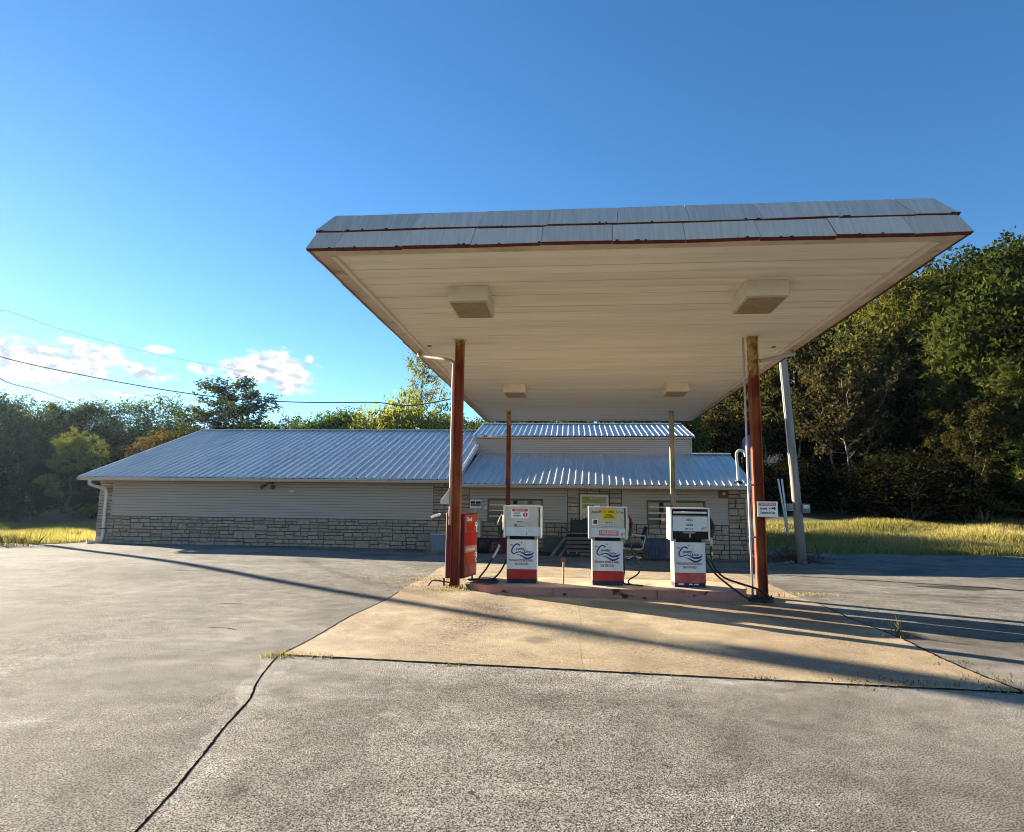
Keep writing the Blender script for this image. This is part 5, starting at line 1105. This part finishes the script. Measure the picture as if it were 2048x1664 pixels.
by_px('oak_left', 655, 830, 60, 'dark green rounded tree over the wing roof, lower of a pair')
by_px('ash_left', 690, 818, 62, 'dark green rounded tree over the wing roof, taller of a pair')
LW = 'broadleaf tree among many in the dark wood behind the left grass field'
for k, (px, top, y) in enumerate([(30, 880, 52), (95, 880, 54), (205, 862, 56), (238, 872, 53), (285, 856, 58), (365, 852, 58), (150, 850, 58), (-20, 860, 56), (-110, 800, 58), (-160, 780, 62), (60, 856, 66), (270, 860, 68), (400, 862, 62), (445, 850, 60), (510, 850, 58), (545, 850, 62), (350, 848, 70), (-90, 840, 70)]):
    by_px('shaded_oak' if k in (0, 1, 2, 3, 6) else ('oak_left', 'ash_left', 'olive_left')[k % 3], px, top, y, LW, group='crowd of the left wood')
RB = 'low broadleaf tree among many along the skyline behind the store roofs'
for k, (px, top, y) in enumerate([(565, 848, 68), (620, 848, 64), (730, 842, 60), (745, 838, 64), (925, 846, 66), (955, 840, 70), (1010, 822, 60), (1075, 826, 58), (1150, 822, 60), (1230, 825, 58), (1300, 818, 56), (1360, 812, 54)]):
    by_px(('olive_left', 'oak_left', 'olive_left', 'ash_left')[k % 4], px, top, y, RB, group='skyline trees behind the store')
LU = 'dense shrub at the dark foot of the left wood'
for k in range(22):
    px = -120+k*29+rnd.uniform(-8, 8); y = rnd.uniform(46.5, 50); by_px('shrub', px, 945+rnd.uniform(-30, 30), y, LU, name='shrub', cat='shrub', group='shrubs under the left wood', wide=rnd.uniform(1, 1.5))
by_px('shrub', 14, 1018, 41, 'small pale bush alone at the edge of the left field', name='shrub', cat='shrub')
# right-hand wood
by_px('tallpine', 1800, 540, 50, 'big sunlit soft pine beside the sky, middle of the right wood', name='pine_tree', rot=.3, wide=1.25)
by_px('tallpine_b', 1925, 610, 43, 'soft pine with hanging boughs below the tall dark broadleaf at right', name='pine_tree', rot=1.9, wide=1.2)
by_px('tallpine_b', 2030, 700, 39, 'lower soft pine at the right edge of the picture', name='pine_tree', rot=3.1, wide=1.2)
by_px('big', 1985, 488, 49, 'tallest dark broadleaf tree in the right wood, top against the sky', rot=.8)
by_px('big', 2085, 545, 47, 'tall broadleaf tree cut by the right edge of the picture', rot=2.2)
by_px('round', 1845, 545, 58, 'pale thin-topped tree against the sky beside the canopy corner', rot=.4)
by_px('multistem', 1690, 722, 46, 'many-stemmed tree with pale forked limbs and brown leaves in the right wood', rot=.9, wide=1.0)
by_px('multistem_green', 1590, 700, 52, 'many-stemmed pale tree behind the leaning utility pole', rot=2.0)
by_px('multistem_green', 1530, 735, 53, 'pale-limbed tree right beside the right front column', rot=.2)
by_px('multistem', 1470, 770, 56, 'brown-leaved tree over the right end of the store roof', rot=3.0, wide=1.1)
by_px('olive', 1425, 800, 58, 'olive tree filling the gap between canopy and raised roof end')
by_px('multistem_green', 1945, 800, 40, 'leaning pale-stemmed tree at the edge of the right meadow', rot=4.0, lean=(0, 14))
RW = 'broadleaf tree among many in the dark right wood'
for k, (px, top, y, key) in enumerate([(1400, 790, 64, 'oak'), (1450, 765, 63, 'olive'), (1505, 745, 62, 'oak'), (1560, 690, 61, 'ash'), (1610, 670, 60, 'olive'), (1655, 640, 58, 'oak'), (1700, 615, 58, 'big'), (1740, 650, 50, 'olive'), (1760, 590, 60, 'ash'), (1880, 540, 60, 'big'), (1870, 640, 48, 'oak'), (1930, 540, 57, 'big'), (2010, 560, 42, 'oak'), (2070, 600, 40, 'ash'), (2130, 560, 44, 'big'), (2180, 560, 40, 'oak'), (2230, 560, 48, 'big'), (1650, 760, 52, 'shaded_oak'), (1720, 775, 49, 'shaded_oak'), (1780, 790, 47, 'shaded_oak'), (1840, 780, 45, 'shaded_oak'), (1900, 770, 46, 'shaded_oak'), (1980, 760, 43, 'shaded_oak'), (2050, 740, 42, 'shaded_oak'), (1690, 700, 55, 'shaded_oak'),
                                        (1640, 700, 60, 'ash'), (1560, 740, 62, 'oak'), (1480, 770, 62, 'ash'), (1700, 690, 64, 'oak'), (1800, 680, 64, 'ash'), (1900, 650, 66, 'oak'), (2000, 620, 62, 'ash'), (2100, 640, 58, 'oak'), (1600, 800, 55, 'shaded_oak'), (1500, 810, 58, 'shaded_oak'), (1440, 820, 60, 'shaded_oak'), (2290, 560, 42, 'oak')]):
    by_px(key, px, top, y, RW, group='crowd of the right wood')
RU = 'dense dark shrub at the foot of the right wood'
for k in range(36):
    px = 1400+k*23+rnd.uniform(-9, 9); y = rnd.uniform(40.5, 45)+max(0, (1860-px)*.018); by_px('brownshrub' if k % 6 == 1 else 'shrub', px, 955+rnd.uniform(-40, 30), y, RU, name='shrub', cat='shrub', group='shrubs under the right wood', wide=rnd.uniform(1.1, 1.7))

# ------------------------------------------------------------------ grass, weeds, brush
L_grass = leafmat('meadow_grass', [(0, (.18, .19, .055)), (.4, (.34, .315, .11)), (.8, (.47, .41, .18)), (1, (.58, .50, .27))], .5, (1.25, 1.2, .8))
L_weed = leafmat('weeds', [(0, (.09, .10, .035)), (.5, (.24, .20, .09)), (1, (.42, .33, .18))], .4, (1.2, 1.1, .8))
def blades(n, sample, hmin, hmax, w, q, bend=.5):
    P = np.array([sample() for _ in range(n)]); h = q.uniform(hmin, hmax, n)*np.array([1+.5*math.sin(p[0]*.9+2*math.sin(p[1]*.6)) for p in P])*.8
    a = q.uniform(0, 2*math.pi, n); side = np.stack([np.cos(a), np.sin(a), np.zeros(n)], 1); b_ = q.uniform(0, 2*math.pi, n); bd = np.stack([np.cos(b_), np.sin(b_), np.zeros(n)], 1)*(h*bend*q.uniform(.1, 1, n))[:, None]
    up = np.zeros((n, 3)); up[:, 2] = h; ww = (w*q.uniform(.6, 1.4, n))[:, None]
    m_ = P+up*.55+bd*.35; V = np.stack([P-side*ww, P+side*ww, m_+side*ww*.7, P+up+bd, m_-side*ww*.7], 1)
    t = np.clip(.35+.35*np.array([math.sin(p[0]*.45+1)*math.sin(p[1]*.55+p[0]*.2) for p in P])+q.uniform(-.3, .45, n), 0, 1); return V, t
def field(name, n, sample, hmin, hmax, w, seed, material=L_grass):
    q = np.random.default_rng(seed); V, t = blades(n, sample, hmin, hmax, w, q); me = quads(name, V, t, material); o = bpy.data.objects.new(name, me); COL.objects.link(o); return tag(o, kind='stuff')
q_ = random.Random(3)
def sL():
    while True:
        x = q_.uniform(-46, -16); y = 21.5+ (q_.random()**1.4)*25
        if y > lot_edge(x)+.05+q_.uniform(0, .4) and x > -1.02*y-2 and not (x > -18.9 and y > 23.7): return (x, y, g(x, y)-.05)
field('meadow_grass', 62000, sL, .12, .34, .012, 1)['label'] = 'sunlit yellow-green grass of the left field'
def sR():
    while True:
        x = q_.uniform(7.3, 40); y = 26.2+(q_.random()**1.2)*14
        if y > lot_edge(x)+.1+q_.uniform(0, .5) and x < .86*y+3: return (x, y, g(x, y)-.05)
field('meadow_grass', 62000, sR, .12, .36, .013, 2)['label'] = 'tall dry meadow grass before the right wood'
def weed(px, py, h, n, label, spread=.12, z0=0, y=None, seed=0, name='weed', material=L_weed):
    d = AX[0]*((px-1024)/F_PX)-AX[1]*((py-832)/F_PX)+AX[2]; p = CAM+d*((z0-CAM.z)/d.z); q = np.random.default_rng(seed+px)
    for _ in range(3): p = CAM+d*((g(p.x, p.y)-CAM.z)/d.z)
    def sm():
        x, y_ = p.x+q.normal(0, spread), p.y+q.normal(0, spread*.5); return (x, y_, g(x, y_)-.005)
    V, t = blades(n, sm, h*.5, h, .006, q, .9); V -= np.array(tuple(p)); me = quads(name, V, t, material); o = bpy.data.objects.new(name, me); COL.objects.link(o); o.location = p; return tag(o, label, 'weed', 'weeds in the paving joints')
weed(562, 1312, .055, 90, 'dry weed tuft at the front left corner of the apron', .14)
weed(645, 1314, .045, 50, 'first green tuft along the front joint right of the apron corner', .10)
weed(915, 1330, .045, 50, 'tuft in the front joint below the left column', .09)
weed(1275, 1346, .055, 70, 'dry tuft in the middle of the front joint', .13)
weed(1525, 1358, .045, 50, 'green tuft in the front joint right of centre', .09)
weed(1720, 1366, .04, 70, 'low green strip in the front joint under the long shadow', .22)
weed(1845, 1370, .05, 50, 'tuft in the front joint near the right apron corner', .15)
weed(1985, 1360, .045, 60, 'spreading weeds at the right front corner of the apron', .25)
weed(2030, 1385, .045, 50, 'weeds at the right edge of the picture', .2)
weed(1905, 1325, .045, 40, 'low weeds along the right joint near its front end', .2)
weed(1795, 1272, .30, 9, 'tallest weed, upright in the right apron joint', .04)
weed(1800, 1275, .05, 24, 'low leaves round the foot of the tallest weed', .14)
weed(1615, 1190, .10, 120, 'weeds in the joint right of the right column', .25)
weed(1565, 1195, .28, 14, 'pale stalks at the foot of the right column', .08)
weed(890, 1180, .13, 200, 'straw and weeds round the foot of the left column', .35)
weed(845, 1160, .16, 160, 'dry straw on the apron edge left of the price sign', .4)
weed(800, 1172, .12, 90, 'sparse dry weeds further left along the apron edge', .35)
weed(1620, 1118, .22, 220, 'green weeds at the foot of the leaning utility pole', .35)
weed(862, 1108, .32, 60, 'weeds growing at the end of the stone wing', .15)
weed(12, 1092, .5, 220, 'tall grassy clump at the left end of the paving', .6)
def brush(name, label, px, py, y, L, Wd, Hh, n, seed, material, cat='brush pile'):
    p = at(px, py, y); z = g(p.x, y); q = np.random.default_rng(seed); mb = MB()
    for k in range(n):
        u = q.normal(0, .5); c = Vector((p.x+u*L*.5, y+q.normal(0, Wd*.3), z+abs(q.normal(0, .35))*Hh*max(.15, 1-abs(u)))); a = q.uniform(0, 2*math.pi); l = q.uniform(.5, 1.6); d = Vector((math.cos(a), math.sin(a)*.6, q.normal(.1, .35)))*l
        mb.tube([c-d*.5, c+Vector((0, 0, q.normal(0, .08))), c+d*.5], [.022, .016, .006], 4, caps=False)
    o = mb.build(name, material, origin=(p.x, y, z)); return tag(o, label, cat)
M_twig = mat('grey_dead_twigs', (.17, .13, .10), (.28, .23, .18), scale=3)
brush('brush_pile', 'long grey pile of cut branches behind the left field', 128, 1040, 43.5, 5.5, 1.6, 1.6, 420, 4, M_twig)
brush('brush_pile', 'low grey litter of branches at the far left, beyond the field', 30, 1045, 44, 4.5, 1.2, .7, 200, 5, M_twig)
brush('brush_pile', 'dark twig and rubble heap between store corner and utility pole', 1578, 1100, 22.6, 1.6, 1.2, .45, 130, 6, mat('dark_twigs', (.05, .04, .03), (.11, .09, .07), scale=3))
mb = MB(); q = random.Random(2)
for k in range(60):
    x = 6.95+q.gauss(0, .45); y = 23.0+q.gauss(0, .6); r = q.uniform(.03, .11); c = (x, y, g(x, y)+r*.4); mb.lathe(c, [(r*.3, -r*.6), (r, -r*.2), (r*q.uniform(.7, 1), r*.3), (r*.3, r*.6)], q.choice((5, 6, 7)))
o = mb.build('rubble', mat('rubble_stone', (.14, .12, .10), (.26, .23, .20), scale=6, rough=1), origin=(6.9, 23, -.3)); tag(o, kind='stuff')['label'] = 'loose stones at the store corner'
# pale gravel and dead leaves scattered over the paving
def litter(n, seed, smp, smin, smax, name, material, label):
    q = np.random.default_rng(seed); C = np.array([smp(q) for _ in range(n)]); a = q.uniform(0, 6.28, n); s_ = q.uniform(smin, smax, n)[:, None]
    d = np.stack([np.cos(a), np.sin(a), q.uniform(-.1, .35, n)], 1); e = np.stack([-np.sin(a), np.cos(a), q.uniform(-.2, .2, n)], 1); C[:, 2] += s_[:, 0]*.35+.004
    V = np.stack([C-d*s_, C+e*s_*.6, C+d*s_, C-e*s_*.6], 1); me = quads(name, V, q.uniform(0, 1, n), material); o = bpy.data.objects.new(name, me); COL.objects.link(o); tag(o, kind='stuff')['label'] = label
def smp1(q):
    y = 2.2+(q.random()**2)*19; x = q.uniform(-.85*y-.5, .75*y+.5); return (x, y, g(x, y))
litter(420, 3, smp1, .006, .016, 'gravel', mat('pale_grit', (.30, .28, .25), (.55, .52, .46), scale=3), 'pale grit scattered on the paving')
def smp2(q):
    x = -3.2+q.normal(0, .9); y = 13.8+q.normal(0, 1.0); return (x, y, g(x, y)+.006)
litter(500, 4, smp2, .012, .03, 'straw', mat('straw', (.40, .31, .17), (.55, .45, .28), scale=3), 'dry straw drifted left of the price sign')
def smp3(q):
    y = 3+(q.random()**1.5)*16; x = q.uniform(-.85*y, .75*y); return (x, y, g(x, y))
litter(16, 6, smp3, .015, .03, 'fallen_leaf', mat('dead_leaf', (.06, .035, .02), (.16, .10, .05), scale=3), 'dead leaves on the paving')

# ------------------------------------------------------------------ poles and wires
M_pole = mat('weathered_pole_wood', (.21, .185, .16), (.31, .285, .255), scale=6, rough=.9, stretch=(1.5, 1.5, .12), bump=.4, c3=(.16, .14, .12), s3=2)
pb = at(1604, 1112, 22.0); pt = at(1566, 718, 22.3)
t = thing('utility_pole', 'leaning grey wooden utility pole with small meter boxes right of the store', 'utility pole', (pb.x, pb.y, g(pb.x, pb.y)))
d_ = (pt-pb); tip = pb+d_*1.32
mb = MB(); mb.tube([pb+Vector((0, 0, -.3)), pb+d_*.33, pb+d_*.66, pt, tip], [.15, .142, .132, .122, .115], 12); mb.build('pole', M_pole, t, smooth=True)
mb = MB(); mb.tube([pb+d_*.45+Vector((-.15, -.08, 0)), pt+Vector((-.14, -.06, 0))], .018, 6); mb.build('conduit', M_frame, t)
mz = pb+d_*.235
mb = MB(); mb.box(mz.x-.36, mz.x-.17, mz.y-.16, mz.y+.02, mz.z-.11, mz.z+.13); mb.lathe((mz.x-.27, mz.y-.16, mz.z+.02), [(.08, 0), (.08, -.05), (.05, -.07)], 12, 'y'); mb.build('meter_box', mat('dull_meter_metal', (.22, .22, .22), (.30, .30, .30), scale=8, rough=.5), t)
mb = MB(); mb.box(mz.x+.10, mz.x+.34, mz.y-.20, mz.y-.02, mz.z-.17, mz.z+.13); mbx = mb.build('meter_box', mat('blue_grey_box', (.15, .155, .19), (.20, .205, .24), scale=8), t, bevel=.008)
mb = MB(); mb.box(mz.x+.13, mz.x+.31, mz.y-.206, mz.y-.2005, mz.z-.02, mz.z+.09); mb.build('label', M_frame, mbx)
ga = at(1572, 1054, 27); 
for k, (px, lab) in enumerate(((1556, 'left one of two white guy wire covers leaning from the grass'), (1563.5, 'right one of two white guy wire covers leaning from the grass'))):
    a = at(1575-k*-1.5, 1058, 27.2); b_ = at(px, 958, 26.6); t2 = thing('guy_guard', lab, 'guy wire cover', (a.x, a.y, a.z-.2), 'guy wire covers'); mb = MB(); mb.tube([a+Vector((0, 0, -.25)), b_], .036, 8); mb.build('cover', M_swhite, t2, smooth=True)
    mb = MB(); mb.tube([b_, b_+(b_-a)*.5], .008, 4); mb.build('wire', M_dark, t2)
# the pole beyond the left edge whose long shadow crosses the lot
sh = Vector((-math.sin(SUN_AZ), -math.cos(SUN_AZ), 0)); lp = Vector((-1.01, 9.36, 0))-sh*34.5; lp.z = g(lp.x, lp.y)
t = thing('utility_pole', 'tall wooden utility pole beyond the left edge, casting the long shadow over the lot', 'utility pole', tuple(lp))
mb = MB(); mb.tube([lp+Vector((0, 0, -.3)), lp+Vector((0, 0, 5)), lp+Vector((0, 0, 11.8))], [.20, .18, .16], 12); mb.build('pole', M_pole, t, smooth=True)
mb = MB(); mb.box(lp.x-.06, lp.x+.06, lp.y-.5, lp.y+.5, lp.z+9.5, lp.z+9.62); mb.build('cross_arm', M_pole, t)
mb = MB(); mb.lathe((lp.x+.25, lp.y+.3, lp.z+9.9), [(.2, 0), (.23, .08), (.23, 1.15), (.15, 1.25)], 16); mb.build('shadow_can', M_grey, t)  # unseen can added to broaden the far end of the pole's shadow
M_wire = mat('wire_insulation', (.05, .055, .06))
def wire(pts, label, r=.017):
    P = catmull(pts, 8); mb = MB(); o0 = P[0]; mb.tube(P, r, 5); o = mb.build('overhead_wire', M_wire, origin=tuple(o0)); return tag(o, label, 'wire', 'overhead wires')
top = lp+Vector((0, 0, 9.6))
wire([top, at(0, 713, 29.5), at(200, 757, 28.4), at(400, 790, 27.2), at(560, 803, 26.2), at(740, 804.5, 25.0), at(905, 797, 23.9), tip+Vector((0, 0, -.3))], 'long sagging wire from the upper left across the sky behind the left column', .022)
wire([top+Vector((0, .3, -.3)), at(0, 757, 34), at(80, 782, 42), at(165, 810, 52), at(240, 826, 64)], 'shorter wire dropping into the trees at far left', .026)
wire([top+Vector((0, .3, .2)), at(0, 621, 31), at(130, 661, 33), at(330, 712, 40), at(520, 748, 50)], 'faint thin wire high at the left', .008)
wire([tip+Vector((.1, 0, -.5)), at(1640, 684, 21.8), at(1850, 668, 20.5), at(2048, 653, 19.5), at(2300, 620, 18)], 'faint wire in front of the right wood', .008)

# ------------------------------------------------------------------ the evening air
mb = MB(); mb.box(-262, 262, -122, 262, -3, 30); hz = mb.build('haze', None); tag(hz, kind='stuff'); hz['label'] = 'thin warm haze against the low sun'
HM = bpy.data.materials.new('haze_air'); HM.use_nodes = True; t_ = HM.node_tree; t_.nodes.clear()
pv = N(t_, 'ShaderNodeVolumePrincipled'); pv.inputs['Color'].default_value = (.55, .76, 1, 1); pv.inputs['Density'].default_value = .00009; pv.inputs['Anisotropy'].default_value = .6
om = N(t_, 'ShaderNodeOutputMaterial'); t_.links.new(pv.outputs[0], om.inputs['Volume']); hz.data.materials.append(HM)
S.cycles.volume_bounces = 0
